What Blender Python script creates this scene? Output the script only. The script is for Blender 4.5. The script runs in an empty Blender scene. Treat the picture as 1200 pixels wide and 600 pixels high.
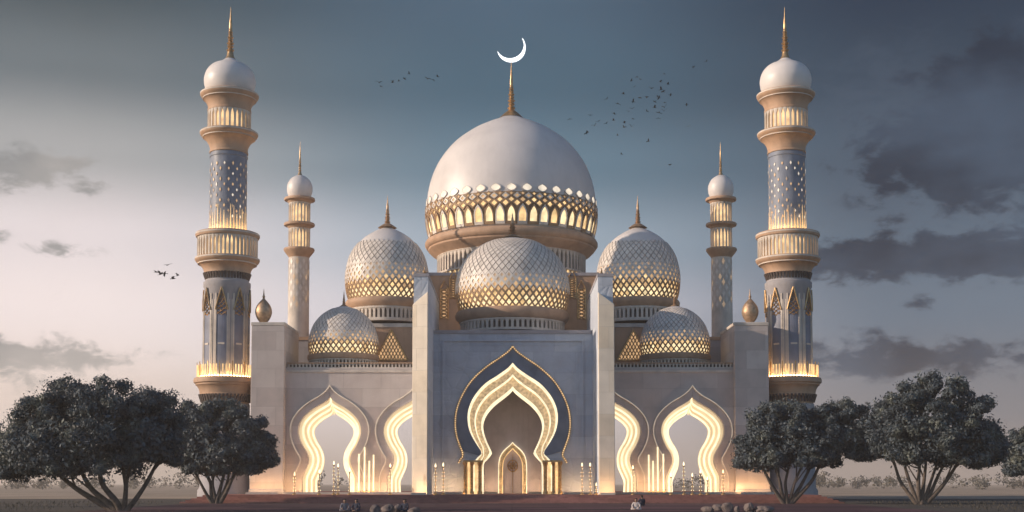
import bpy, bmesh, math, random
import numpy as np
from mathutils import Vector, Matrix, noise as mnoise

random.seed(7)
rng = np.random.default_rng(7)
PI = math.pi
sc = bpy.context.scene
col = sc.collection

# ------------------------------------------------------------------ camera
CAMY, CAMZ, PITCH, F = -150.0, 2.0, math.radians(3.5), 1500.0
HOR = 567.0
SH = HOR - (300 + F * math.tan(PITCH))
cd = bpy.data.cameras.new('camera')
cam = bpy.data.objects.new('camera', cd)
col.objects.link(cam)
cam.location = (0, CAMY, CAMZ)
cam.rotation_euler = (PI / 2 + PITCH, 0, 0)
cd.sensor_width = 36
cd.lens = 36 * F / 1200
cd.shift_y = SH / 1200
cd.clip_end = 6000
sc.camera = cam
CP, SP = math.cos(PITCH), math.sin(PITCH)


def P(u, v, Y):
    """point of the plane y=Y that lies on the line of sight through photo point (u, v)"""
    xc, yc = (u - 600) / F, (300 + SH - v) / F
    t = (Y - CAMY) / (CP - yc * SP)
    return Vector((xc * t, Y, CAMZ + t * (SP + yc * CP)))


def Zp(v, Y):
    return P(600, v, Y).z


def Xp(u, v, Y):
    return P(u, v, Y).x


def Rp(px, v, Y):
    return P(600 + px, v, Y).x


# ------------------------------------------------------------------ materials
def nd(nt, typ, **kw):
    n = nt.nodes.new(typ)
    for k, v in kw.items():
        setattr(n, k, v)
    return n


def new_mat(name):
    m = bpy.data.materials.new(name)
    m.use_nodes = True
    nt = m.node_tree
    return m, nt, nt.nodes['Principled BSDF']


def math_n(nt, op, a, b=None, c=None):
    n = nd(nt, 'ShaderNodeMath', operation=op)
    for i, x in enumerate((a, b, c)):
        if x is None:
            continue
        if isinstance(x, (int, float)):
            n.inputs[i].default_value = x
        else:
            nt.links.new(x, n.inputs[i])
    return n.outputs[0]


def mixc(nt, fac, a, b, blend='MIX'):
    n = nd(nt, 'ShaderNodeMix', data_type='RGBA', blend_type=blend)
    for s, x in ((n.inputs['Factor'], fac), (n.inputs[6], a), (n.inputs[7], b)):
        if isinstance(x, (int, float)):
            s.default_value = x
        elif isinstance(x, tuple):
            s.default_value = (*x, 1) if len(x) == 3 else x
        else:
            nt.links.new(x, s)
    return n.outputs[2]


def ramp(nt, fac, stops, interp='LINEAR'):
    n = nd(nt, 'ShaderNodeValToRGB')
    r = n.color_ramp
    r.interpolation = interp
    while len(r.elements) < len(stops):
        r.elements.new(0.5)
    for e, (p, c) in zip(r.elements, stops):
        e.position = p
        e.color = (*c, 1) if len(c) == 3 else c
    nt.links.new(fac, n.inputs[0])
    return n.outputs[0]


def stone(name, c, var=0.16, rough=0.75, scale=0.6, joints=None, bump=0.15, stain=0.25, spec=0.3, relief=None):
    """limestone / plaster: mottling, rain streaks, fine grain; joints=(width, height) of the ashlar"""
    m, nt, bs = new_mat(name)
    L = nt.links
    tc = nd(nt, 'ShaderNodeTexCoord').outputs['Object']
    n1 = nd(nt, 'ShaderNodeTexNoise'); n1.inputs['Scale'].default_value = scale; n1.inputs['Detail'].default_value = 8
    L.new(tc, n1.inputs['Vector'])
    dark = tuple(x * (1 - var * 1.6) for x in c); lite = tuple(min(1, x * (1 + var)) for x in c)
    base = ramp(nt, n1.outputs[0], [(0.3, dark), (0.5, c), (0.72, lite)])
    mp = nd(nt, 'ShaderNodeMapping'); mp.inputs['Scale'].default_value = (1.7, 1.7, 0.13)
    L.new(tc, mp.inputs[0])
    n2 = nd(nt, 'ShaderNodeTexNoise'); n2.inputs['Scale'].default_value = 1.0; n2.inputs['Detail'].default_value = 6
    L.new(mp.outputs[0], n2.inputs['Vector'])
    st = ramp(nt, n2.outputs[0], [(0.5, (0, 0, 0)), (0.75, (1, 1, 1))])
    base = mixc(nt, math_n(nt, 'MULTIPLY', st, stain), base, tuple(x * 0.62 for x in c))
    n3 = nd(nt, 'ShaderNodeTexNoise'); n3.inputs['Scale'].default_value = 9; n3.inputs['Detail'].default_value = 5
    L.new(tc, n3.inputs['Vector'])
    h = math_n(nt, 'MULTIPLY', n3.outputs[0], 0.5)
    if joints:
        sx = nd(nt, 'ShaderNodeSeparateXYZ'); L.new(tc, sx.inputs[0])
        cb = nd(nt, 'ShaderNodeCombineXYZ')
        L.new(math_n(nt, 'ADD', sx.outputs[0], sx.outputs[1]), cb.inputs[0]); L.new(sx.outputs[2], cb.inputs[1])
        br = nd(nt, 'ShaderNodeTexBrick')
        br.inputs['Color1'].default_value = (0, 0, 0, 1); br.inputs['Color2'].default_value = (1, 1, 1, 1)
        br.inputs['Mortar'].default_value = (0.5, 0.5, 0.5, 1)
        br.inputs['Scale'].default_value = 1; br.inputs['Mortar Size'].default_value = 0.02
        br.inputs['Brick Width'].default_value = joints[0]; br.inputs['Row Height'].default_value = joints[1]
        L.new(cb.outputs[0], br.inputs['Vector'])
        base = mixc(nt, 0.13, base, mixc(nt, 1.0, base, br.outputs[0], 'OVERLAY'))
        base = mixc(nt, math_n(nt, 'MULTIPLY', br.outputs['Fac'], 0.35), base, tuple(x * 0.45 for x in c))
        h = math_n(nt, 'SUBTRACT', h, br.outputs['Fac'])
    if relief:
        vo = nd(nt, 'ShaderNodeTexVoronoi', feature='DISTANCE_TO_EDGE'); vo.inputs['Scale'].default_value = relief
        L.new(tc, vo.inputs['Vector'])
        h = math_n(nt, 'ADD', h, math_n(nt, 'MULTIPLY', math_n(nt, 'MINIMUM', vo.outputs[0], 0.12), 8))
    bp = nd(nt, 'ShaderNodeBump'); bp.inputs['Strength'].default_value = bump; bp.inputs['Distance'].default_value = 0.12
    L.new(h, bp.inputs['Height']); L.new(bp.outputs[0], bs.inputs['Normal'])
    L.new(base, bs.inputs['Base Color'])
    rr = nd(nt, 'ShaderNodeMapRange'); rr.inputs[3].default_value = rough - 0.12; rr.inputs[4].default_value = rough + 0.12
    L.new(n1.outputs[0], rr.inputs[0]); L.new(rr.outputs[0], bs.inputs['Roughness'])
    bs.inputs['Specular IOR Level'].default_value = spec
    return m


def metal(name, c, rough=0.35):
    m, nt, bs = new_mat(name)
    tc = nd(nt, 'ShaderNodeTexCoord').outputs['Object']
    n1 = nd(nt, 'ShaderNodeTexNoise'); n1.inputs['Scale'].default_value = 3; n1.inputs['Detail'].default_value = 6
    nt.links.new(tc, n1.inputs['Vector'])
    nt.links.new(ramp(nt, n1.outputs[0], [(0.3, tuple(x * 0.55 for x in c)), (0.65, c)]), bs.inputs['Base Color'])
    bs.inputs['Metallic'].default_value = 0.75
    bs.inputs['Roughness'].default_value = rough
    return m


def lamp(name, c, s, vary=0.35, scale=1.2):
    """lit glass / lamp: emission with uneven brightness"""
    m, nt, bs = new_mat(name)
    tc = nd(nt, 'ShaderNodeTexCoord').outputs['Object']
    n1 = nd(nt, 'ShaderNodeTexNoise'); n1.inputs['Scale'].default_value = scale; n1.inputs['Detail'].default_value = 4
    nt.links.new(tc, n1.inputs['Vector'])
    mr = nd(nt, 'ShaderNodeMapRange'); mr.inputs[1].default_value = 0.3; mr.inputs[2].default_value = 0.7
    mr.inputs[3].default_value = s * (1 - vary); mr.inputs[4].default_value = s * (1 + vary)
    nt.links.new(n1.outputs[0], mr.inputs[0])
    bs.inputs['Base Color'].default_value = (*[x * 0.4 for x in c], 1)
    bs.inputs['Emission Color'].default_value = (*c, 1)
    nt.links.new(mr.outputs[0], bs.inputs['Emission Strength'])
    return m


M = {}
M['cream'] = stone('cream_limestone', (0.60, 0.53, 0.46), joints=None, stain=0.3)
M['wing'] = stone('wing_limestone', (0.54, 0.465, 0.425), var=0.07, joints=(4.4, 2.2), stain=0.14)
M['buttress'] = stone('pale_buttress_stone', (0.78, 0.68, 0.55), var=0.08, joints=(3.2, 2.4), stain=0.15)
M['pylon'] = stone('grey_mauve_stone', (0.36, 0.34, 0.36), var=0.08, joints=(2.6, 2.4), stain=0.15)
M['blue'] = stone('blue_grey_stone', (0.49, 0.53, 0.60), var=0.07, joints=(5.0, 2.5), stain=0.12, bump=0.2, relief=0.7)
M['bluedark'] = stone('navy_tile', (0.17, 0.205, 0.275), rough=0.5, stain=0.2)
M['dome'] = stone('pale_dome_plaster', (0.66, 0.62, 0.60), var=0.05, rough=0.42, scale=0.35, stain=0.16, bump=0.05, spec=0.45)
M['tile'] = stone('dome_tile', (0.70, 0.64, 0.58), var=0.15, rough=0.42, scale=1.1, stain=0.25, spec=0.45)
M['groove'] = stone('tile_groove', (0.37, 0.325, 0.295), var=0.15, rough=0.7)
M['rib'] = stone('warm_rib_stone', (0.36, 0.235, 0.14), var=0.2, rough=0.55)
M['ring'] = stone('rose_beige_stone', (0.46, 0.30, 0.20), var=0.12, rough=0.6, stain=0.4)
M['shaftblue'] = stone('blue_shaft_stone', (0.20, 0.225, 0.285), joints=None, rough=0.5, stain=0.25)
M['shaft'] = stone('shaft_stone', (0.36, 0.34, 0.35), var=.1, joints=None, stain=0.25)
M['panel'] = stone('slate_panel', (0.19, 0.205, 0.265), rough=0.5)
M['dark'] = stone('deep_bronze', (0.085, 0.066, 0.06), rough=0.6)
M['tan'] = stone('carved_tan_stone', (0.74, 0.55, 0.35), var=0.25, bump=0.9, relief=3.0)
M['carvedlit'] = lamp('carved_lit_band', (1.0, 0.70, 0.38), 0.42, 0.6, 3.5)
M['back'] = stone('mauve_plaster', (0.44, 0.38, 0.41), var=0.1, stain=0.3)
M['backlit'] = stone('pale_plaster', (0.66, 0.63, 0.66), var=0.08, stain=0.2)
M['gold'] = metal('gold', (0.62, 0.40, 0.20))
M['satin'] = metal('satin_bronze', (0.58, 0.40, 0.26), 0.55)
M['bronze'] = metal('bronze', (0.34, 0.20, 0.11), 0.4)
M['lampA'] = lamp('warm_glass', (1.0, 0.66, 0.30), 0.95, 0.45)
M['lampB'] = lamp('bright_glass', (1.0, 0.77, 0.43), 1.15, 0.35)
M['lampC'] = lamp('dim_glass', (1.0, 0.62, 0.30), 0.55)
M['lampD'] = lamp('faint_glass', (1.0, 0.70, 0.45), 0.25)
M['strip'] = lamp('light_strip', (1.0, 0.85, 0.56), 1.25, 0.2)
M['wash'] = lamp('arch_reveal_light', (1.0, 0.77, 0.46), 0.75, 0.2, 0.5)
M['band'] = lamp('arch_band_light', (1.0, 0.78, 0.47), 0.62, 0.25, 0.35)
M['gallery'] = lamp('gallery_glass', (1.0, 0.66, 0.33), 0.95, 0.45, 0.8)
M['uplight'] = lamp('uplight', (1.0, 0.62, 0.26), 20.0, 0.1)
M['flood'] = lamp('floodlight_lens', (1.0, 0.60, 0.28), 38.0, 0.05)
M['flame'] = lamp('lamp_flame', (1.0, 0.80, 0.48), 2.2, 0.3)
M['outline'] = lamp('outline_light', (1.0, 0.84, 0.66), 0.42, 0.25)
M['flood2'] = lamp('portal_light', (1.0, 0.66, 0.34), 75.0, 0.05)
M['moon'] = lamp('white_crescent_light', (0.93, 0.97, 1.0), 1.6, 0.03)
M['scallop'] = lamp('scallop_glass', (1.0, 0.85, 0.66), 0.85, 0.25)


# ------------------------------------------------------------------ mesh builder
class MB:
    def __init__(s):
        s.v, s.f, s.m = [], [], []
        s.mats = []

    def mi(s, mat):
        if mat not in s.mats:
            s.mats.append(mat)
        return s.mats.index(mat)

    def poly(s, pts, mat):
        b = len(s.v)
        s.v += [tuple(p) for p in pts]
        s.f.append(tuple(range(b, b + len(pts))))
        s.m.append(s.mi(mat))

    def box(s, x0, x1, y0, y1, z0, z1, mat):
        b = len(s.v)
        s.v += [(x, y, z) for z in (z0, z1) for y in (y0, y1) for x in (x0, x1)]
        for q in ((0, 2, 3, 1), (4, 5, 7, 6), (0, 1, 5, 4), (2, 6, 7, 3), (0, 4, 6, 2), (1, 3, 7, 5)):
            s.f.append(tuple(b + i for i in q)); s.m.append(s.mi(mat))

    def pbox(s, t0, t1, r0, r1, z0, z1, mat, c=(0, 0), r1b=None):
        """box in polar coordinates; theta 0 faces the camera (-y)"""
        b = len(s.v)
        for z, ro in ((z0, r1 if r1b is None else r1b), (z1, r1)):
            for r in (r0, ro):
                for t in (t0, t1):
                    s.v.append((c[0] + r * math.sin(t), c[1] - r * math.cos(t), z))
        for q in ((0, 2, 3, 1), (4, 5, 7, 6), (0, 1, 5, 4), (2, 6, 7, 3), (0, 4, 6, 2), (1, 3, 7, 5)):
            s.f.append(tuple(b + i for i in q)); s.m.append(s.mi(mat))

    def lathe(s, prof, mat, c=(0, 0), seg=64):
        b = len(s.v)
        for r, z in prof:
            for k in range(seg):
                t = 2 * PI * k / seg
                s.v.append((c[0] + r * math.sin(t), c[1] - r * math.cos(t), z))
        mi = s.mi(mat)
        for i in range(len(prof) - 1):
            for k in range(seg):
                k2 = (k + 1) % seg
                s.f.append((b + i * seg + k, b + i * seg + k2, b + (i + 1) * seg + k2, b + (i + 1) * seg + k)); s.m.append(mi)

    def tube(s, pts, r, mat, n=6, r2=None):
        pts = [Vector(p) for p in pts]
        b = len(s.v)
        N = len(pts)
        for i, p in enumerate(pts):
            d = (pts[min(i + 1, N - 1)] - pts[max(i - 1, 0)]).normalized()
            a = Vector((0, 1, 0)) if abs(d.y) < 0.9 else Vector((1, 0, 0))
            e1 = d.cross(a).normalized(); e2 = d.cross(e1)
            rr = r if r2 is None else r + (r2 - r) * i / (N - 1)
            for k in range(n):
                t = 2 * PI * k / n
                s.v.append(tuple(p + e1 * rr * math.cos(t) + e2 * rr * math.sin(t)))
        mi = s.mi(mat)
        for i in range(N - 1):
            for k in range(n):
                k2 = (k + 1) % n
                s.f.append((b + i * n + k, b + i * n + k2, b + (i + 1) * n + k2, b + (i + 1) * n + k)); s.m.append(mi)
        s.f.append(tuple(b + k for k in range(n))); s.m.append(mi)
        s.f.append(tuple(b + (N - 1) * n + k for k in reversed(range(n)))); s.m.append(mi)

    def ring2(s, A, B, y0, y1, mat, edge=None, inner=None):
        """slab between two open outlines in the xz plane, front at y0, back at y1 (y0 < y1)"""
        n = len(A)
        b = len(s.v)
        for o, y in ((A, y0), (B, y0), (A, y1), (B, y1)):
            s.v += [(x, y, z) for x, z in o]
        mi = s.mi(mat); me = s.mi(edge or mat); mn = s.mi(inner or edge or mat)
        for i in range(n - 1):
            for (p, q, mm) in ((0, 1, mi), (1, 3, mn), (3, 2, me), (2, 0, me)):
                s.f.append((b + p * n + i, b + p * n + i + 1, b + q * n + i + 1, b + q * n + i)); s.m.append(mm)
        for i in (0, n - 1):
            s.f.append((b + i, b + n + i, b + 3 * n + i, b + 2 * n + i)); s.m.append(mi)

    def slab(s, outline, y0, y1, mat, side=None):
        """extruded concave polygon of the xz plane"""
        bm = bmesh.new()
        vs = [bm.verts.new((x, y0, z)) for x, z in outline]
        f = bm.faces.new(vs); f.normal_update()
        tri = bmesh.ops.triangulate(bm, faces=[f], ngon_method='EAR_CLIP')['faces']
        bm.verts.index_update()
        b = len(s.v); n = len(outline)
        s.v += [(x, y0, z) for x, z in outline] + [(x, y1, z) for x, z in outline]
        mi = s.mi(mat); ms = s.mi(side or mat)
        for t in tri:
            ids = [v.index for v in t.verts]
            s.f.append(tuple(b + i for i in ids)); s.m.append(mi)
            s.f.append(tuple(b + n + i for i in reversed(ids))); s.m.append(mi)
        for i in range(n):
            j = (i + 1) % n
            s.f.append((b + i, b + j, b + n + j, b + n + i)); s.m.append(ms)
        bm.free()

    def build(s, name, parent=None, smooth=35, loc=None, normals=True):
        me = bpy.data.meshes.new(name)
        me.from_pydata(s.v, [], s.f)
        for m in s.mats:
            me.materials.append(m)
        me.polygons.foreach_set('material_index', s.m)
        if normals:
            bm = bmesh.new(); bm.from_mesh(me)
            bmesh.ops.recalc_face_normals(bm, faces=bm.faces)
            bm.to_mesh(me); bm.free()
        if smooth:
            me.polygons.foreach_set('use_smooth', [True] * len(me.polygons))
            me.set_sharp_from_angle(angle=math.radians(smooth))
        me.update()
        o = bpy.data.objects.new(name, me)
        col.objects.link(o)
        if parent is not None:
            o.parent = parent
        if loc is not None:
            o.location = loc
        return o


def empty(name, loc=(0, 0, 0)):
    o = bpy.data.objects.new(name, None)
    col.objects.link(o)
    o.location = loc
    o.empty_display_size = 0.5
    return o


def tag(o, label, cat, group=None, kind=None):
    o['label'] = label; o['category'] = cat
    if group: o['group'] = group
    if kind: o['kind'] = kind
    return o


def structure(o, kind='structure'):
    o['kind'] = kind
    return o


def catmull(pts, n=6):
    out = []
    N = len(pts)
    for i in range(N - 1):
        p0, p1, p2, p3 = pts[max(i - 1, 0)], pts[i], pts[i + 1], pts[min(i + 2, N - 1)]
        for k in range(n):
            t = k / n
            out.append(tuple(0.5 * (2 * b + (c - a) * t + (2 * a - 5 * b + 4 * c - d) * t * t + (3 * b - a - 3 * c + d) * t ** 3)
                             for a, b, c, d in zip(p0, p1, p2, p3)))
    out.append(tuple(pts[-1]))
    return out


def resample(pts, n):
    L = [0]
    for a, b in zip(pts, pts[1:]):
        L.append(L[-1] + math.dist(a, b))
    out = []
    j = 0
    for i in range(n):
        t = L[-1] * i / (n - 1)
        while j < len(L) - 2 and L[j + 1] < t:
            j += 1
        f = (t - L[j]) / max(1e-9, L[j + 1] - L[j])
        out.append(tuple(a + (b - a) * f for a, b in zip(pts[j], pts[j + 1])))
    return out


# ------------------------------------------------------------------ world / sky
def sky():
    w = bpy.data.worlds.new('World')
    sc.world = w
    w.use_nodes = True
    nt = w.node_tree
    nt.nodes.clear()
    L = nt.links
    out = nd(nt, 'ShaderNodeOutputWorld')
    tc = nd(nt, 'ShaderNodeTexCoord').outputs['Generated']
    sx = nd(nt, 'ShaderNodeSeparateXYZ'); L.new(tc, sx.inputs[0])
    az = math_n(nt, 'ARCTAN2', sx.outputs[0], sx.outputs[1])
    el = math_n(nt, 'ARCSINE', sx.outputs[2])

    def lin(r, g, b):
        return tuple(((x / 255 + 0.055) / 1.055) ** 2.4 if x > 10 else x / 255 / 12.92 for x in (r, g, b))

    e01 = math_n(nt, 'DIVIDE', math_n(nt, 'MAXIMUM', el, 0.0), 0.5)

    def g(stops):
        return ramp(nt, e01, [(max(0, (HOR - v) / F / 0.5), lin(*c)) for v, c in stops], 'EASE')
    Lc = g([(567, (198, 178, 164)), (480, (224, 206, 196)), (370, (232, 219, 217)), (290, (217, 207, 208)), (200, (160, 160, 161)), (110, (100, 109, 115)), (10, (58, 72, 80)), (-180, (40, 58, 80))])
    Cc = g([(567, (200, 188, 182)), (480, (204, 195, 196)), (370, (186, 186, 196)), (290, (148, 163, 177)), (200, (94, 119, 136)), (110, (68, 94, 112)), (10, (68, 90, 109)), (-180, (50, 66, 90))])
    Rc = g([(567, (132, 119, 116)), (480, (114, 116, 124)), (370, (97, 111, 127)), (290, (82, 98, 115)), (200, (66, 82, 99)), (110, (46, 62, 80)), (10, (32, 48, 68)), (-180, (46, 58, 84))])

    def smooth(x, a, b):
        n = nd(nt, 'ShaderNodeMapRange', interpolation_type='SMOOTHSTEP')
        n.inputs[1].default_value = a; n.inputs[2].default_value = b
        L.new(x, n.inputs[0])
        return n.outputs[0]
    c1 = mixc(nt, smooth(az, -0.34, -0.02), Lc, Cc)
    base = mixc(nt, smooth(az, 0.0, 0.30), c1, Rc)
    # clouds: banks at fixed bearings, torn by noise
    cv = nd(nt, 'ShaderNodeCombineXYZ')
    L.new(math_n(nt, 'MULTIPLY', az, 1.0), cv.inputs[0]); L.new(math_n(nt, 'MULTIPLY', el, 1.9), cv.inputs[1])
    n1 = nd(nt, 'ShaderNodeTexNoise'); n1.inputs['Scale'].default_value = 34; n1.inputs['Detail'].default_value = 11; n1.inputs['Roughness'].default_value = 0.64
    n1.inputs['Distortion'].default_value = 0.25
    L.new(cv.outputs[0], n1.inputs['Vector'])
    n2 = nd(nt, 'ShaderNodeTexNoise'); n2.inputs['Scale'].default_value = 9; n2.inputs['Detail'].default_value = 7
    L.new(cv.outputs[0], n2.inputs['Vector'])

    def blobs(lst):
        tot = None
        for u, v, rx, ry, s in lst:
            a = math_n(nt, 'MULTIPLY', math_n(nt, 'SUBTRACT', az, (u - 600) / F), F / rx)
            b = math_n(nt, 'MULTIPLY', math_n(nt, 'SUBTRACT', el, (HOR - v) / F), F / ry)
            q = math_n(nt, 'ADD', math_n(nt, 'MULTIPLY', a, a), math_n(nt, 'MULTIPLY', b, b))
            e = math_n(nt, 'MULTIPLY', math_n(nt, 'POWER', 2.718, math_n(nt, 'MULTIPLY', q, -0.7)), s)
            tot = e if tot is None else math_n(nt, 'ADD', tot, e)
        return tot
    hard = blobs([(25, 228, 62, 22, 1), (80, 216, 32, 11, .8), (120, 242, 22, 8, .75), (78, 309, 42, 8, .85), (5, 296, 24, 10, .85), (10, 432, 90, 26, .95),
                  (110, 425, 80, 14, .7), (1055, 318, 120, 24, 1), (1180, 318, 60, 20, .95), (990, 312, 60, 14, .8), (1065, 366, 18, 6, .8), (990, 420, 90, 22, .95), (1130, 432, 120, 17, .9),
                  (1165, 190, 135, 75, 1.25), (1190, 125, 75, 40, 1.0), (1085, 215, 70, 28, .7)])
    soft = blobs([(1060, 140, 120, 60, .8), (1150, 260, 120, 60, .6), (1000, 240, 80, 50, .5), (150, 460, 160, 25, .6), (860, 380, 60, 30, .45)])
    mh = math_n(nt, 'MULTIPLY', math_n(nt, 'MULTIPLY', smooth(hard, 0.12, 0.4), smooth(math_n(nt, 'ADD', hard, math_n(nt, 'MULTIPLY', math_n(nt, 'SUBTRACT', n1.outputs[0], 0.5), 3.2)), 0.36, 1.05)), 0.92)
    ms = smooth(math_n(nt, 'ADD', soft, math_n(nt, 'MULTIPLY', math_n(nt, 'SUBTRACT', n1.outputs[0], 0.5), 1.4)), 0.2, 1.1)
    shade = smooth(n2.outputs[0], 0.3, 0.7)
    cl_l = mixc(nt, shade, lin(128, 130, 132), lin(170, 164, 160))
    cl_r = mixc(nt, shade, lin(28, 40, 58), lin(60, 75, 94))
    ccol = mixc(nt, smooth(az, -0.2, 0.2), cl_l, cl_r)
    scol = mixc(nt, smooth(az, -0.2, 0.2), lin(206, 192, 184), lin(74, 87, 104))
    base = mixc(nt, math_n(nt, 'MULTIPLY', ms, 0.55), base, scol)
    base = mixc(nt, mh, base, ccol)
    # faint thin streaks everywhere
    base = mixc(nt, 0.10, base, mixc(nt, 1.0, base, n2.outputs[0], 'OVERLAY'))
    b1 = nd(nt, 'ShaderNodeBackground'); L.new(base, b1.inputs[0]); b1.inputs[1].default_value = SKY_GAIN
    ns = nd(nt, 'ShaderNodeTexSky', sky_type='NISHITA')
    ns.sun_disc = False; ns.sun_elevation = SUN_EL; ns.sun_rotation = SUN_ROT
    ns.dust_density = 0.6; ns.ozone_density = 3.0
    b2 = nd(nt, 'ShaderNodeBackground'); L.new(ns.outputs[0], b2.inputs[0]); b2.inputs[1].default_value = NISHITA
    mx = nd(nt, 'ShaderNodeMixShader')
    L.new(smooth(sx.outputs[1], -0.15, 0.35), mx.inputs[0]); L.new(b2.outputs[0], mx.inputs[1]); L.new(b1.outputs[0], mx.inputs[2])
    L.new(mx.outputs[0], out.inputs[0])


SUN_EL = math.radians(17)
SUN_AZ = math.radians(11)      # in front of the facade plane, from the left
sun_dir = Vector((-math.cos(SUN_AZ) * math.cos(SUN_EL), -math.sin(SUN_AZ) * math.cos(SUN_EL), math.sin(SUN_EL)))
SUN_ROT = math.atan2(sun_dir.x, sun_dir.y)
NISHITA = 0.15
SKY_GAIN = 1.2
sky()
sl = bpy.data.lights.new('sun', 'SUN')
sl.energy = 4.6; sl.angle = math.radians(0.6); sl.color = (1.0, 0.80, 0.62)
so = bpy.data.objects.new('sun', sl); col.objects.link(so)
so.rotation_euler = sun_dir.to_track_quat('Z', 'Y').to_euler()

# ------------------------------------------------------------------ ground
TZ = 0.81          # terrace level


def ground():
    m, nt, bs = new_mat('dry_grass_ground')
    L = nt.links
    tc = nd(nt, 'ShaderNodeTexCoord').outputs['Object']
    n1 = nd(nt, 'ShaderNodeTexNoise'); n1.inputs['Scale'].default_value = 0.08; n1.inputs['Detail'].default_value = 10
    n2 = nd(nt, 'ShaderNodeTexNoise'); n2.inputs['Scale'].default_value = 1.8; n2.inputs['Detail'].default_value = 8
    L.new(tc, n1.inputs['Vector']); L.new(tc, n2.inputs['Vector'])
    a = ramp(nt, n1.outputs[0], [(0.35, (0.030, 0.030, 0.028)), (0.6, (0.065, 0.055, 0.046)), (0.75, (0.10, 0.082, 0.065))])
    b = ramp(nt, n2.outputs[0], [(0.35, (0.25, 0.25, 0.25)), (0.7, (0.75, 0.75, 0.75))])
    L.new(mixc(nt, 0.7, a, b, 'OVERLAY'), bs.inputs['Base Color'])
    bs.inputs['Roughness'].default_value = 0.95
    bp = nd(nt, 'ShaderNodeBump'); bp.inputs['Distance'].default_value = 0.3; bp.inputs['Strength'].default_value = 0.7
    L.new(n2.outputs[0], bp.inputs['Height']); L.new(bp.outputs[0], bs.inputs['Normal'])
    mb = MB()
    mb.poly([(-3000, -400, 0), (3000, -400, 0), (3000, 5000, 0), (-3000, 5000, 0)], m)
    structure(mb.build('ground', smooth=0))
    m3 = stone('pale_dry_field', (0.36, 0.285, 0.215), var=.25, rough=.95, scale=.05, stain=0)  # far ground kept pale and warm, ground mist put into its colour
    mb = MB()
    mb.poly([(-3000, 26, .004), (-34.5, 22, .004), (-34.5, 66, .004), (34.5, 66, .004), (34.5, 22, .004), (3000, 26, .004), (3000, 5000, .004), (-3000, 5000, .004)], m3)
    structure(mb.build('field', smooth=0))
    # paved forecourt, rows of dusky red pavers
    m, nt, bs = new_mat('forecourt_pavers')
    L = nt.links
    tc = nd(nt, 'ShaderNodeTexCoord').outputs['Object']
    br = nd(nt, 'ShaderNodeTexBrick')
    br.inputs['Color1'].default_value = (0.125, 0.066, 0.075, 1); br.inputs['Color2'].default_value = (0.05, 0.031, 0.042, 1)
    br.inputs['Mortar'].default_value = (0.022, 0.018, 0.02, 1); br.inputs['Scale'].default_value = 1
    br.inputs['Mortar Size'].default_value = 0.05; br.inputs['Brick Width'].default_value = 9; br.inputs['Row Height'].default_value = 2.2
    L.new(tc, br.inputs['Vector'])
    mp = nd(nt, 'ShaderNodeMapping'); mp.inputs['Scale'].default_value = (0.05, 0.5, 1); L.new(tc, mp.inputs[0])
    n1 = nd(nt, 'ShaderNodeTexNoise'); n1.inputs['Scale'].default_value = 1.0; n1.inputs['Detail'].default_value = 9
    L.new(mp.outputs[0], n1.inputs['Vector'])
    st = ramp(nt, n1.outputs[0], [(0.35, (0.2, 0.2, 0.2)), (0.65, (0.8, 0.8, 0.8))])
    L.new(mixc(nt, 0.8, br.outputs[0], st, 'OVERLAY'), bs.inputs['Base Color'])
    bs.inputs['Roughness'].default_value = 0.9; bs.inputs['Specular IOR Level'].default_value = 0.15
    mb = MB()
    mb.poly([(-30, -90, 0.004), (30, -90, 0.004), (33, -20, 0.004), (-33, -20, 0.004)], m)
    structure(mb.build('paved_forecourt', smooth=0))
    m2 = stone('terrace_stone', (0.31, 0.15, 0.13), rough=0.85, spec=.12, scale=1.5, joints=(3.0, 3.0), stain=0.3)
    mb = MB()
    n = 5
    root = empty('terrace')
    tag(root, 'wide stepped terrace of dusky red stone carrying the mosque', 'terrace')
    mb.box(-33, 33, -13.2, 62, 0.0, TZ, m2)
    mb.build('platform', root, smooth=0)
    for i in range(1, n):
        h = TZ * (n - i) / n
        mb = MB()
        mb.box(-33 - 0.25 * i, 33 + 0.25 * i, -13.2 - 1.4 * i, -13.2 - 1.4 * (i - 1), 0, h, m2)
        mb.build('step', root, smooth=0)


ground()

# ------------------------------------------------------------------ domes


def add_finial(z0, z1, r, c, mat, parent, flare=None):
    """turned metal spike: collar, beads, needle"""
    h = z1 - z0
    fl = flare or r * 1.9
    pr = [(fl, z0 - 0.03 * h), (fl * 0.62, z0 + 0.05 * h), (r * 0.75, z0 + 0.12 * h)]
    z = 0.12
    for k, (rr, hh) in enumerate(((1.0, .075), (.85, .065), (.95, .06), (.7, .055), (.8, .055), (.6, .05), (.62, .05), (.45, .045))):
        pr += [(r * 0.42, z0 + z * h), (r * rr * .85, z0 + (z + hh * .3) * h), (r * rr, z0 + (z + hh * .5) * h), (r * rr * .85, z0 + (z + hh * .7) * h)]
        z += hh
    pr += [(r * .36, z0 + z * h), (r * .42, z0 + (z + .05) * h), (r * .22, z0 + (z + .2) * h), (0.012, z1)]
    mb = MB(); mb.lathe(pr, mat, c, 20)
    return mb.build('finial', parent, smooth=50)


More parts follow.
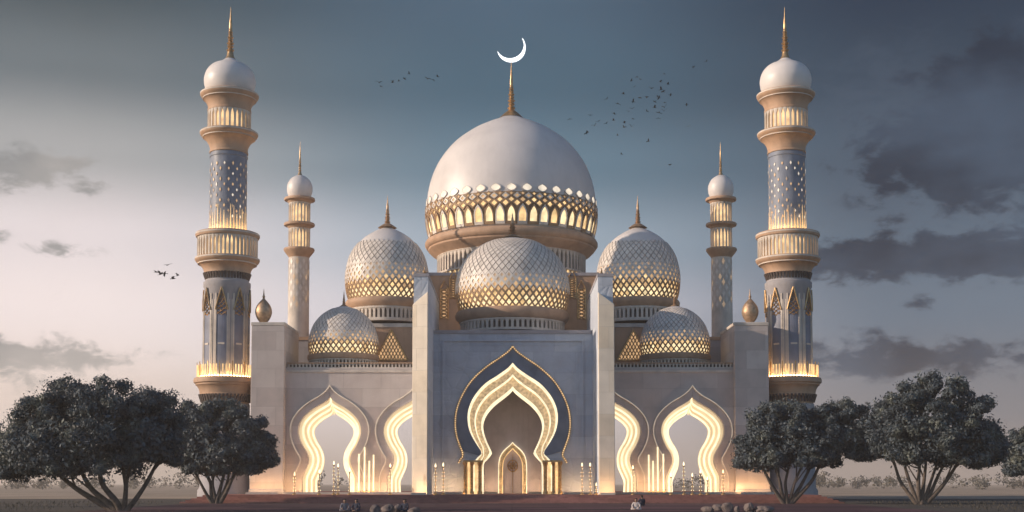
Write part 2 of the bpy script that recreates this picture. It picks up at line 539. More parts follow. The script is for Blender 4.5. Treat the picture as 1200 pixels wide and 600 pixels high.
class Prof:
    """surface of revolution; s = arc length from the foot up"""
    def __init__(s, pts, c):
        s.p = resample(catmull(pts, 8), 90); s.c = c
        s.L = [0]
        for a, b in zip(s.p, s.p[1:]):
            s.L.append(s.L[-1] + math.dist(a, b))

    def at(s, q):
        q = min(max(q, 0), s.L[-1] - 1e-6)
        i = int(np.searchsorted(s.L, q, 'right')) - 1
        f = (q - s.L[i]) / (s.L[i + 1] - s.L[i])
        a, b = s.p[i], s.p[i + 1]
        d = Vector((b[0] - a[0], b[1] - a[1])).normalized()
        return a[0] + (b[0] - a[0]) * f, a[1] + (b[1] - a[1]) * f, d.y, -d.x

    def pos(s, t, q, off=0):
        r, z, nr, nz = s.at(q)
        r += nr * off; z += nz * off
        return (s.c[0] + r * math.sin(t), s.c[1] - r * math.cos(t), z)

    def s_of_z(s, z):
        return float(np.interp(z, [p[1] for p in s.p], s.L))


def diamonds(pf, N, s0, s1, h, glow_rows, asp=1.25, tile=None, rib=None, rs=0.72, ts=0.84):
    """diamond lattice: open lit cells below, raised tiles above. returns lattice MB and glass MB"""
    lat, gl = MB(), MB()
    lv = [s0]
    while lv[-1] < s1 and len(lv) < 90:
        lv.append(lv[-1] + asp * PI / N * pf.at(lv[-1])[0])
    for i in range(-1, len(lv) - 2):
        for j in range(N):
            t = (2 * j + (i + 1) % 2) * PI / N
            lo = lv[i] if i >= 0 else lv[0]
            k = [(t, lo), (t + PI / N, lv[i + 1]), (t, lv[i + 2]), (t - PI / N, lv[i + 1])]
            cx, cs = t, lv[i + 1]
            row = i + 1
            opn = row < glow_rows
            sc_ = rs if opn else ts
            if opn:
                sc_ = rs - 0.3 * (row / max(1, glow_rows)) ** 2
            inn = [(cx + (a - cx) * sc_, cs + (b - cs) * sc_) for a, b in k]
            if opn:
                fr = min(1, row / max(1, glow_rows))
                hh = h * (1.0 if fr < .6 else 1.0 - .4 * (fr - .6) / .4)
                O = [pf.pos(a, b, hh) for a, b in k]; I = [pf.pos(a, b, hh) for a, b in inn]; D = [pf.pos(a, b, 0.015) for a, b in inn]
                mt = rib if fr < .55 else tile
                for q in range(4):
                    w = (q + 1) % 4
                    lat.poly([O[q], O[w], I[w], I[q]], mt); lat.poly([I[q], I[w], D[w], D[q]], mt)
                x = random.random()
                mm = M['lampB'] if (fr < .3 and x < .75) else M['lampA'] if fr < .45 + .3 * (x - .5) else M['lampC'] if fr < .75 + .3 * (x - .5) else M['lampD']
                gl.poly(D, mm)
            else:
                O = [pf.pos(a, b, 0.01) for a, b in k]; I = [pf.pos(a, b, h * .7) for a, b in inn]
                for q in range(4):
                    w = (q + 1) % 4
                    lat.poly([O[q], O[w], I[w], I[q]], M['groove'])
                lat.poly(I, tile)
    return lat, gl


def arcade(mb, c, r, z0, z1, N, frac=0.35, depth=0.25, mat=None, arch=True):
    """ring of posts with pointed arches between"""
    st = 2 * PI / N
    w = st * frac / 2
    za = z1 - (z1 - z0) * (0.28 if arch else 0.0)
    for k in range(N):
        t = k * st
        mb.pbox(t - w, t + w, r - depth, r, z0, z1, mat, c)
        if arch:
            for sg in (-1, 1):
                b = len(mb.v)
                for rr in (r - depth, r - 0.02):
                    for tt, zz in ((t + sg * w, za), (t + sg * w, z1), (t + sg * st / 2, z1)):
                        mb.v.append((c[0] + rr * math.sin(tt), c[1] - rr * math.cos(tt), zz))
                for q in ((0, 1, 2), (3, 5, 4), (0, 2, 5, 3)):
                    mb.f.append(tuple(b + i for i in q)); mb.m.append(mb.mi(mat))


def dome(root, cu, Y, outline, N, pat, glow_rows, h, fin, fin_r, fl, ring, drum, slots, lat_mats=None, xoff_v=None, asp=1.25):
    """outline [(r_px, v)] from the foot up; pat = (v0, v1) zone of the lattice; ring [(r,v)], drum (r, v0, v1)"""
    vm = outline[0][1]
    X = Xp(cu, vm, Y); c = (X, Y)
    pts = [(Rp(r, v, Y), Zp(v, Y)) for r, v in outline]
    pf = Prof(pts, c)
    mb = MB(); mb.lathe(pf.p, M['dome'], c, 96)
    shell = mb.build('dome', root, smooth=60)
    s0, s1 = pf.s_of_z(Zp(pat[0], Y)), pf.s_of_z(Zp(pat[1], Y))
    lat, gl = diamonds(pf, N, s0, s1, h, glow_rows, tile=M['tile'], rib=M['rib'], asp=asp)
    lat.build('lattice', shell, smooth=0); gl.build('lit_pane', shell, smooth=0)
    mb = MB(); mb.lathe([(Rp(r, v, Y), Zp(v, Y)) for r, v in ring], M['ring'], c, 96)
    mb.build('cornice', shell, smooth=40)
    mb = MB()
    r, v0, v1 = drum
    R, za, zb = Rp(r, v0, Y), Zp(v1, Y), Zp(v0, Y)
    hh = zb - za
    mb.lathe([(R - 0.35, za), (R - 0.35, zb)], M['dark'], c, 96)  # dark inner wall stands in for the shade of the openings
    arcade(mb, c, R, za + .18 * hh, zb - .1 * hh, slots, 0.5, .34, M['cream'])
    for a, b, e in ((0, .2, .12), (.86, 1.0, .08)):
        mb.lathe([(R - .4, za + a * hh), (R + e, za + a * hh), (R + e, za + b * hh), (R - .4, za + b * hh)], M['cream'], c, 96)
    mb.build('drum', shell, smooth=40)
    fo = add_finial(pts[-1][1], Zp(fin, Y), Rp(fin_r, fin, Y), c, M['satin'], shell, flare=Rp(fl, fin, Y))
    return shell, c, pf


mosque = empty('mosque', (0, 0, 0))
tag(mosque, 'pale domed mosque with glowing arches and lattice domes on the stepped terrace', 'mosque')

# ---------------------------------------------------------------- wings with keyhole arches
SIDE = [(0, 452), (4, 457.5), (12, 464), (24, 471), (35, 480), (43, 491), (46, 503), (44.5, 515), (39.5, 527), (33.5, 538), (37, 548), (40.5, 556), (41, 562), (41, 582)]


def half(pts, d=0.0, n=40):
    """right half of an arch outline, in px, shrunk by d; foot -> apex"""
    p = catmull(pts[:-2], 6) + [pts[-2], pts[-1]]
    out = []
    for i, (x, v) in enumerate(p):
        a, b = p[max(i - 1, 0)], p[min(i + 1, len(p) - 1)]
        tx, tv = b[0] - a[0], b[1] - a[1]
        l = math.hypot(tx, tv) or 1
        nx, nv = -tv / l, tx / l          # inward-ish
        if i == 0:
            out.append((0, v + d * 1.5))
        else:
            out.append((max(0.05, x + nx * d), v + nv * d))
    out[-1] = (out[-1][0], p[-1][1])
    res = []
    for q in out:
        if res and q[0] < res[-1][0] - 1e-6 and q[1] < res[-1][1]:
            continue
        if len(res) and len(res) < 14 and q[0] <= res[-1][0]:
            continue
        res.append(q)
    return resample(res[::-1], n)


def outline_w(cu, pts, Y, d, mode='full', zb=TZ, n=40):
    """world xz outline of an arch that stands in plane Y0=0 sized, foot to foot. mode full / left / right"""
    h = half(pts, d, n)
    R = [((cu - 600 + x) * 0.1, 0) for x, v in h]
    zs = [Zp(v, 0.0) for x, v in h]
    zs[0] = zb
    s = 150 / F
    right = [((cu - 600 + x) * s, z) for (x, v), z in zip(h, zs)]
    left = [((cu - 600 - x) * s, z) for (x, v), z in zip(h, zs)]
    if mode == 'full':
        return left + right[::-1][1:]
    return left if mode == 'left' else right[::-1]


def wing(sgn):
    w = empty('wing_probe') if False else None
    s = 150 / F
    cu0, cu1 = (386, 486) if sgn < 0 else (812, 714)
    xo = (332 - 600) * s if sgn < 0 else (870 - 600) * s
    xi = (486 - 600) * s if sgn < 0 else (714 - 600) * s
    zt = Zp(431, 0)
    d0 = 9
    A = outline_w(cu0, SIDE, 0, d0)
    B = outline_w(cu1, SIDE, 0, d0, 'left' if sgn < 0 else 'right')
    if sgn < 0:
        poly = [(xo, TZ)] + A + B + [(xi, zt), (xo, zt)]
    else:
        poly = B + A + [(xo, TZ), (xo, zt), (xi, zt)]
    mb = MB(); mb.slab(poly, 0, 0.9, M['wing'])
    # plinth-high base course is left out where arches reach the floor; string course near the top
    mb.box(min(xo, xi) + .01, max(xo, xi) - .01, -0.12, 0.02, zt - 0.55, zt - 0.25, M['cream'])
    wall = mb.build('facade_wall', mosque, smooth=0)
    # roof and rear body
    mb = MB()
    x0, x1 = min(xo, xi), max(xo, xi)
    mb.box(x0, x1, 0.9, 30, zt - 0.5, zt - 0.02, M['wing'])
    xe = x0 if sgn < 0 else x1
    mb.box(*sorted((xe, xe - sgn * .5)), 0.9, 14, TZ, zt - 0.5, M['backlit'])
    xq = xi + sgn * 5.3 * (-1 if False else 1)
    for yy in (9.0, 15.5):
        mb.box(xq - .45, xq + .45, yy - .45, yy + .45, TZ, zt - .5, M['backlit'])
    mb.build('wing_body', mosque, smooth=0)
    # balustrade along the roof edge
    mb = MB()
    zb0, zb1 = zt, Zp(424.5, 0)
    mb.box(x0 + .3, x1 - .1, 0.25, 0.6, zb0, zb0 + .1, M['cream'])
    mb.box(x0 + .3, x1 - .1, 0.18, 0.66, zb1 - .13, zb1, M['ring'])
    x = x0 + .5
    while x < x1 - .2:
        mb.box(x - .09, x + .09, .3, .55, zb0 + .1, zb1 - .13, M['cream']); x += .42
    mb.box(x0 + .35, x1 - .15, 1.0, 1.2, zb0 + .01, zb1 - .2, M['dark'])
    mb.build('balustrade', mosque, smooth=0)
    # archways
    for cu, mode in ((cu0, 'full'), (cu1, 'left' if sgn < 0 else 'right')):
        mb = MB()
        oa, ob = outline_w(cu, SIDE, 0, -0.9, mode), outline_w(cu, SIDE, 0, 0.9, mode)
        mb.ring2(oa, ob, -0.10, 0.05, M['cream'])
        arch = mb.build('archway', mosque, smooth=30)
        arch_l = MB()
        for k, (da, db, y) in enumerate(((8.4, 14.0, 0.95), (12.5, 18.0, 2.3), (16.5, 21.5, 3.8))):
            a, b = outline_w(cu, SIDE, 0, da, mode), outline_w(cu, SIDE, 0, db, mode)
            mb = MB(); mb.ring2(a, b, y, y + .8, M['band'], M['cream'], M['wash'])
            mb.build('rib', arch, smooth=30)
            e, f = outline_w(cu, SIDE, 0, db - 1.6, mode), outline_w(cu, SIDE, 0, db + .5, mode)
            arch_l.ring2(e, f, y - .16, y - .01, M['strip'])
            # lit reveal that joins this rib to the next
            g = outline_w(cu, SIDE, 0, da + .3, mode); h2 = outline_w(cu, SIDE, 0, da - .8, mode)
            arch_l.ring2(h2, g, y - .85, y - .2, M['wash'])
        e, f = outline_w(cu, SIDE, 0, 0.2, mode), outline_w(cu, SIDE, 0, -.5, mode)
        arch_l.ring2(f, e, -.17, -.105, M['outline'])
        arch_l.build('light_strip', arch, smooth=30)
    # tall lit flutes between the two arches
    for u, v0 in ((421, 532), (427.5, 524), (433, 540), (438, 533)):
        uu = u if sgn < 0 else 1198 - u
        mb = MB()
        X = (uu - 600) * s
        mb.box(X - .07, X + .07, -.28, -.02, TZ, Zp(v0, 0), M['strip'])
        mb.box(X - .13, X + .13, -.4, -.02, TZ, TZ + .35, M['gold'])
        mb.build('light_bar', mosque, smooth=0)


wing(-1); wing(1)

# ---------------------------------------------------------------- corner pylons with bulb finials
for sgn, (u0, u1) in ((-1, (293, 332)), (1, (862, 902))):
    Y0 = -1.0
    t = (Y0 - CAMY) / F
    x0, x1 = (u0 - 600) * t, (u1 - 600) * t
    zt = Zp(378, Y0)
    mb = MB()
    mb.box(x0, x1, Y0, 9, TZ, zt, M['wing'])
    mb.box(x0 - .08, x1 + .08, Y0 - .08, 9.08, TZ + .002, TZ + .6, M['pylon'])
    mb.box(x0 - .06, x1 + .06, Y0 - .06, 9.06, zt - .35, zt + .05, M['cream'])
    py = mb.build('corner_pylon', mosque, smooth=0)
    bm = py.modifiers.new('bevel', 'BEVEL'); bm.width = .05; bm.segments = 2
    cu = 309 if sgn < 0 else 879
    Yb = 1.5
    c = (Xp(cu, 360, Yb), Yb)
    zb = zt
    zz = lambda v: zb + .05 + (Zp(v, Yb) - Zp(378, Yb))
    prof = [(5, 378), (4, 376), (7.5, 371), (9.6, 365), (9.4, 360), (7.5, 355), (4, 350.5), (1.7, 348), (1.2, 346.5), (1.8, 345), (1, 343.5), (.2, 336)]
    mb = MB(); mb.lathe([(Rp(r, v, Yb), zz(v)) for r, v in catmull(prof, 3)], M['satin'], c, 28)
    mb.build('bulb_finial', py, smooth=50)

# ---------------------------------------------------------------- wing upper tiers
for sgn in (-1, 1):
    def mx(u):
        return u if sgn < 0 else 1201 - u
    Yt = 10.5
    t = (Yt - CAMY) / F
    xa, xb = sorted(((mx(336) - 600) * t, (mx(492) - 600) * t))
    mb = MB()
    mb.box(xa, xb, Yt, 29, Zp(431, 0) - .02, Zp(395, Yt), M['pylon'])
    mb.box(xa - .1, xb, Yt - .1, 29, Zp(395, Yt) - .4, Zp(395, Yt) + .03, M['ring'])
    mb.build('upper_tier', mosque, smooth=0)
    # square base under the big side dome
    Yt2 = 9.6
    t = (Yt2 - CAMY) / F
    xa, xb = sorted(((mx(414) - 600) * t, (mx(495) - 600) * t))
    mb = MB()
    mb.box(xa, xb, Yt2, 26, Zp(431, 0) - .01, Zp(381, Yt2), M['ring'])
    mb.box(xa - .12, xb + .12, Yt2 - .12, 26.1, Zp(383.5, Yt2), Zp(379, Yt2), M['cream'])
    ba = mb.build('dome_base', mosque, smooth=0)
    # lit lattice gable
    gx = (mx(458) - 600) * t
    W = 18 * t
    z0, z1 = Zp(422, Yt2), Zp(388, Yt2)
    mb = MB()
    mb.poly([(gx - W, Yt2 - .05, z0), (gx + W, Yt2 - .05, z0), (gx, Yt2 - .05, z1)], M['lampC'])
    mb.build('lit_pane', ba, smooth=0)
    mb = MB()
    for sg in (-1, 1):
        mb.tube([(gx + sg * W * 1.06, Yt2 - .16, z0), (gx, Yt2 - .16, z1 + .12)], .13, M['gold'], 6)
        for k in range(1, 9):
            f = k / 9
            # bars parallel to one slope
            mb.tube([(gx + sg * (W - 2 * W * f), Yt2 - .1, z0), (gx + sg * (W * (1 - f)), Yt2 - .1, z0 + (z1 - z0) * (f))], .07, M['rib'], 5)
    mb.tube([(gx - W, Yt2 - .16, z0), (gx + W, Yt2 - .16, z0)], .1, M['gold'], 6)
    mb.build('gable_lattice', ba, smooth=40)

BIG = [(43, 355), (46.5, 344), (48, 330), (47.5, 318), (44, 303), (37.5, 291), (28, 280.5), (17, 273), (8, 268.5), (4, 266)]
SMALL = [(38, 418), (40, 410), (40.3, 402), (39, 393), (35, 382), (28.5, 373), (20, 366), (10, 361), (3, 359)]
FRONT = [(60, 368), (64, 357), (66, 343), (65.5, 331), (61.5, 317), (54, 304), (43, 293.5), (29, 285.5), (13, 280.5), (5, 278.5)]
for cu in (453.5, 748):
    dome(mosque, cu, 18.5, BIG, 42, (353.5, 287), 9, .14, 229, 3.6, 11,
         [(43, 353), (47, 353.5), (48.5, 356), (48, 359.5), (45.5, 363), (44, 364.5), (40, 364.5)], (44, 364, 380.5), 52, asp=1.35)
for cu in (402.5, 791):
    dome(mosque, cu, 5.8, SMALL, 40, (416.5, 363), 7, .09, 340, 2.2, 5.5,
         [(38, 416), (41.5, 417), (42, 420), (41, 423), (38, 424)], (39.5, 423.5, 432), 60, asp=1.3)
dome(mosque, 600.5, 9.0, FRONT, 52, (366.5, 284), 8, .13, 249, 5.0, 14,
     [(59, 366), (65, 367), (67, 370), (66.5, 374.5), (63, 378.5), (60, 380), (56, 380)], (61, 379.5, 393), 64, asp=1.3)

# ---------------------------------------------------------------- great dome
YM = 30.0
MAIN = [(93, 285), (96.5, 272), (98.5, 258), (98.8, 244), (97.5, 228), (93, 210), (84, 191), (68.5, 171.5), (48, 156), (31, 147), (19, 141.8), (12, 138.2), (9, 135)]
Xm = Xp(599.3, 285, YM); cm = (Xm, YM)
pfm = Prof([(Rp(r, v, YM), Zp(v, YM)) for r, v in MAIN], cm)
mb = MB(); mb.lathe(pfm.p, M['dome'], cm, 128)
big = mb.build('dome', mosque, smooth=60)
s0 = pfm.s_of_z(Zp(286, YM)); s1 = pfm.s_of_z(Zp(236, YM))
NA = 50
lat, gl, scl = MB(), MB(), MB()
HB = .32


def panel(mbf, mbg, pf, shape, t0, sA, sB, wt, off, inner, mat_r, mat_g, hole=0.74):
    """shape in unit coords (x -1..1, y 0..1): raised frame with a lit pane inside"""
    cy = sum(y for x, y in shape) / len(shape)
    f = lambda x, y, o: pf.pos(t0 + x * wt, sA + (sB - sA) * y, o)
    O = [f(x, y, off) for x, y in shape]
    I = [f(x * hole, cy + (y - cy) * hole, off) for x, y in shape]
    D = [f(x * hole, cy + (y - cy) * hole, inner) for x, y in shape]
    B = [f(x, y, 0) for x, y in shape]
    n = len(shape)
    for q in range(n):
        w = (q + 1) % n
        mbf.poly([B[q], B[w], O[w], O[q]], mat_r)
        mbf.poly([O[q], O[w], I[w], I[q]], mat_r); mbf.poly([I[q], I[w], D[w], D[q]], mat_r)
    mbg.poly(D, mat_g)


ARCHS = [(-1, 0), (1, 0), (1, .45), (.8, .68), (.45, .86), (0, 1.0), (-.45, .86), (-.8, .68), (-1, .45)]
LEAF = [(0, 0), (.55, .12), (.95, .38), (.9, .6), (.5, .82), (0, 1.0), (-.5, .82), (-.9, .6), (-.95, .38), (-.55, .12)]
DIA = [(0, 0), (1, .5), (0, 1), (-1, .5)]
sa, sb, sc1, sd = (pfm.s_of_z(Zp(v_, YM)) for v_ in (281, 259.5, 246.5, 237))
st = 2 * PI / NA
# ground of the band: warm stone just proud of the shell
for k in range(128):
    a, b = 2 * PI * k / 128, 2 * PI * (k + 1) / 128
    for i in range(8):
        q0, q1 = sa + (sc1 - sa) * i / 8, sa + (sc1 - sa) * (i + 1) / 8
        lat.poly([pfm.pos(a, q0, .05), pfm.pos(b, q0, .05), pfm.pos(b, q1, .05), pfm.pos(a, q1, .05)], M['rib'])
for k in range(NA):
    t = k * st
    panel(lat, gl, pfm, ARCHS, t, sa + .02, sb, st * .44, HB, .17, M['tile'] if k % 2 else M['rib'], M['lampB'] if random.random() < .7 else M['lampA'], .74)
    tt = t + st / 2
    span = sc1 - sb
    panel(lat, gl, pfm, DIA, tt, sb - .32 * span, sb + .42 * span, st * .42, HB * .9, .13, M['rib'], M['lampA'], .62)
    panel(lat, gl, pfm, DIA, t, sb + .02 * span, sb + .62 * span, st * .40, HB * .9, .13, M['rib'], M['lampA'] if random.random() < .5 else M['lampC'], .6)
    panel(lat, gl, pfm, DIA, tt, sb + .36 * span, sb + .92 * span, st * .36, HB * .8, .13, M['tile'], M['lampC'], .55)
    panel(lat, gl, pfm, DIA, t, sb + .60 * span, sb + 1.06 * span, st * .30, HB * .8, .13, M['rib'], M['lampC'] if random.random() < .6 else M['lampA'], .5)
NS = 36
for k in range(NS):
    t = k * 2 * PI / NS
    scl = MB()
    panel(lat, scl, pfm, LEAF, t, sc1 + .02, sd, 2 * PI / NS * .38, .16, .12, M['tile'], M['scallop'], .8)
    scl.build('lit_scallop', big, smooth=0)
lat.build('lattice', big, smooth=0); gl.build('lit_pane', big, smooth=0)
# cornice ring and drum of the great dome
mb = MB()
ringp = [(92, 284), (97, 283.5), (99.5, 284.5), (101, 287), (101, 290), (99, 293), (97.5, 293.6), (97.2, 295.5), (93, 299.5), (89, 302), (87.5, 303.5), (83, 303.5)]
mb.lathe([(Rp(r, v, YM), Zp(v, YM)) for r, v in ringp], M['ring'], cm, 128)
mb.build('cornice', big, smooth=35)
mb = MB()
R = Rp(87, 315, YM)
zA, zB, zC = Zp(346, YM), Zp(324, YM), Zp(303, YM)
mb.lathe([(R - .4, zA), (R - .4, zC)], M['dark'], cm, 128)  # dark wall painted as the shade inside the drum arcade
arcade(mb, cm, R, zB, zC - .12, 84, .42, .35, M['cream'])
for za, zb_, e in ((zB - .22, zB + .02, .1), (zC - .16, zC + .05, .06), (zA, zA + .3, .1)):
    mb.lathe([(R - .4, za), (R + e, za), (R + e, zb_), (R - .4, zb_)], M['cream'], cm, 128)
drum = mb.build('drum', big, smooth=40)
pfd = Prof([(R - .2, zA), (R - .2, (zA + zB) / 2), (R - .2, zB)], cm)
lat, gl = diamonds(pfd, 64, 0.3, pfd.L[-1] - .1, .16, 99, tile=M['cream'], rib=M['cream'])
lat.build('drum_lattice', big, smooth=0); gl.build('drum_pane', big, smooth=0)
# finial and crescent
add_finial(Zp(137, YM), Zp(72.4, YM), Rp(4.8, 100, YM), cm, M['gold'], big, flare=Rp(14.5, 138, YM))
mb = MB()
px = lambda u, v: (P(u, v, YM).x - Xp(600.5, 72, YM) + cm[0], P(u, v, YM).z)
tipA, tipB = (584.3, 60.4), (613.2, 45.0)


def arc(A, B, sag, n):
    m = ((A[0] + B[0]) / 2, (A[1] + B[1]) / 2)
    c = math.dist(A, B) / 2
    d = ((B[0] - A[0]) / (2 * c), (B[1] - A[1]) / (2 * c)); nrm = (-d[1], d[0])
    Rr = (c * c + sag * sag) / (2 * sag); k = sag - Rr
    a0 = math.acos(max(-1, min(1, -k / Rr))) if True else 0
    cen = (m[0] + nrm[0] * k, m[1] + nrm[1] * k)
    out = []
    th0 = math.atan2(A[1] - cen[1], A[0] - cen[0]); th1 = math.atan2(B[1] - cen[1], B[0] - cen[0])
    while th1 > th0: th1 -= 2 * PI
    for i in range(n + 1):
        th = th0 + (th1 - th0) * i / n
        out.append((cen[0] + Rr * math.cos(th), cen[1] + Rr * math.sin(th)))
    return out


oA = [px(u, v) for u, v in arc(tipA, tipB, 20.3, 40)]
oB = [px(u, v) for u, v in arc(tipA, tipB, 16.2, 40)]
mb.ring2(oA, oB, YM - .25, YM + .25, M['moon'])
cr = mb.build('crescent', big, smooth=30)

# ---------------------------------------------------------------- portal block between two pylons
s = 150 / F
PXC = 600.8
zt = Zp(388, 0)
OUT = [(0, 406), (5, 412), (16, 420), (32, 431), (48, 446), (59, 463), (65.5, 480), (67.3, 497), (65.5, 511), (61.5, 523), (58, 533), (61, 538), (63, 541.5), (63, 542)]
GLO = [(0, 425), (6, 431.5), (18, 440), (33, 450), (45, 464), (51.5, 478), (53, 491), (50.5, 505), (44, 518), (36.5, 530), (40, 535), (45, 540.5), (46, 545), (46, 582)]
INN = [(0, 456), (4, 460.5), (12, 467), (22, 475), (30.5, 485), (34.7, 495), (34.5, 505), (31, 516), (26.5, 526), (24.5, 531), (29, 537), (33.5, 541.5), (34.5, 545), (34.5, 582)]


def W(pts, foot=None, n=44):
    h = half(pts, 0, n)
    z = [Zp(v, 0) for x, v in h]
    if foot is not None: z[0] = foot
    r = [((PXC - 600 + x) * s, zz) for (x, v), zz in zip(h, z)]
    l = [((PXC - 600 - x) * s, zz) for (x, v), zz in zip(h, z)]
    return l + r[::-1][1:]


wo, wg, wi = W(OUT), W(GLO, TZ), W(INN, TZ)
lerp = lambda A, B, t: [(a[0] + (b[0] - a[0]) * t, a[1] + (b[1] - a[1]) * t) for a, b in zip(A, B)]
X0, X1 = (505 - 600) * s, (695 - 600) * s
mb = MB()
mb.slab([(X0, TZ)] + wg + [(X1, TZ), (X1, zt), (X0, zt)], 0, 1.0, M['blue'])
portal = mb.build('portal_wall', mosque, smooth=0)
mb = MB()
mb.box(X0, X1, 1.0, 24, zt - .6, zt - .02, M['blue'])
mb.box(X0, X1, 7.5, 24, TZ, zt - .6, M['back'])
mb.box(X0, X0 + .4, 1.0, 7.5, TZ, zt - .6, M['back']); mb.box(X1 - .4, X1, 1.0, 7.5, TZ, zt - .6, M['back'])
mb.box(X0, X1, -.15, 0.0, zt - .3, zt + .1, M['pylon'])
mb.build('portal_body', mosque, smooth=0)
# raised border lines on the wall
mb = MB()
for (a, b, c_, d) in ((518, 520, 398, 541), (682, 684, 398, 541), (520, 682, 398, 400)):
    mb.box((a - 600) * s, (b - 600) * s, -.2, .0, Zp(d, 0), Zp(c_, 0), M['blue'])
for (a, b, c_, d) in ((524, 525, 404, 536), (677, 678, 404, 536), (525, 677, 404, 405)):
    mb.box((a - 600) * s, (b - 600) * s, -.06, .0, Zp(d, 0), Zp(c_, 0), M['blue'])
mb.build('wall_moulding', portal, smooth=0)
# navy tiled band, beaded outline
mb = MB(); mb.ring2(wo[4:-4], W([p for p in GLO[:-2]] + [(46, 545), (46, 545.5)])[4:-4], -.12, -.003, M['bluedark'])
mb.build('tile_band', portal, smooth=30)
mb = MB()
mb.tube([(x, -.16, z) for x, z in wo], .14, M['ring'], 6)
mb.build('arch_moulding', portal, smooth=40)
mb = MB()
for x, z in resample(wo, 130):
    q = Vector((x, -.3, z)); r = .1
    b = len(mb.v)
    mb.v += [tuple(q + Vector(d) * r) for d in ((1, 0, 0), (0, 0, 1), (-1, 0, 0), (0, 0, -1), (0, -1, 0))]
    for i in range(4):
        mb.f.append((b + i, b + (i + 1) % 4, b + 4)); mb.m.append(mb.mi(M['lampA']))
mb.build('bead_light', portal, smooth=0)
# receding lit bands of the arch
inset = [(0.0, .13, .05, 'strip', .8), (.13, .42, .35, 'carvedlit', 1.0), (.42, .50, .55, 'strip', .9), (.50, .86, 1.1, 'carvedlit', 1.4), (.86, 1.0, 1.35, 'strip', 1.0)]
for k, (a, b, y, mt, th) in enumerate(inset):
    mb = MB(); mb.ring2(lerp(wg, wi, a), lerp(wg, wi, b), y, y + th, M[mt], M['cream'] if mt == 'carvedlit' else M['strip'])
    mb.build('light_strip' if mt == 'strip' else 'carved_band', portal, smooth=30)
# clustered columns carrying the arch
for sg in (-1, 1):
    for dx, rr, lit in ((55, 1.6, 0), (51, 1.3, 1), (48, 1.5, 0), (43, 1.3, 1), (38.5, 1.6, 0)):
        X = (PXC - 600 + sg * dx) * s
        y = -.45 if dx > 46 else -.1
        mb = MB()
        z0, z1 = TZ, Zp(541.5, 0)
        r = rr * s * 1.25
        pr = [(r * 1.6, z0), (r * 1.6, z0 + .25), (r, z0 + .4)]
        for q in range(1, 8):
            zz = z0 + .4 + (z1 - z0 - .8) * q / 8
            pr += [(r, zz - .05), (r * 1.28, zz), (r, zz + .05)]
        pr += [(r, z1 - .4), (r * 1.7, z1 - .2), (r * 1.7, z1)]
        mb.lathe(pr, M['lampA'] if lit else M['gold'], (X, y), 12)
        mb.build('column', portal, smooth=40)
    mb = MB()
    xa, xb = sorted(((PXC - 600 + sg * 34.6) * s, (PXC - 600 + sg * 57.5) * s))
    mb.box(xa, xb, -.75, .02, Zp(541.5, 0), Zp(539.5, 0), M['gold'])
    mb.build('capital', portal, smooth=0)
# inner doorway with its own lit arch
D1 = [(0, 515.5), (2, 518), (6, 521.5), (11, 526), (15, 532), (17, 539), (17.5, 547), (17.5, 560), (17.5, 570), (17.5, 582)]
D2 = [(0, 524), (2, 526.5), (5, 529.5), (8.5, 534), (11, 540), (11.8, 547), (12, 556), (12, 562), (12, 570), (12, 582)]
d1, d2 = W(D1, TZ), W(D2, TZ)
mb = MB(); mb.ring2(lerp(d1, d2, .15), lerp(d1, d2, .85), 7.25, 7.48, M['tan'])
door = mb.build('doorway', mosque, smooth=30)
mb = MB(); mb.ring2(d1, lerp(d1, d2, .15), 7.1, 7.47, M['strip']); mb.ring2(lerp(d1, d2, .85), d2, 7.1, 7.47, M['lampA'])
mb.build('light_strip', door, smooth=30)
mb = MB(); mb.slab(d2, 7.44, 7.49, M['back'])
dl = mb.build('door_leaf', door, smooth=0)
mb = MB()
c0 = (0.08, Zp(545, 0))
for r in (.34, .62):
    mb.tube([(c0[0] + r * math.cos(a * PI / 12), 7.36, c0[1] + 1.15 * r * math.sin(a * PI / 12)) for a in range(25)], .06, M['gold'], 5)
for a in range(8):
    mb.tube([(c0[0], 7.36, c0[1]), (c0[0] + .62 * math.cos(a * PI / 4), 7.36, c0[1] + .7 * math.sin(a * PI / 4))], .045, M['gold'], 4)
mb.box(.05, .11, 7.38, 7.44, TZ, Zp(530, 0), M['gold'])
mb.build('medallion', door, smooth=40)

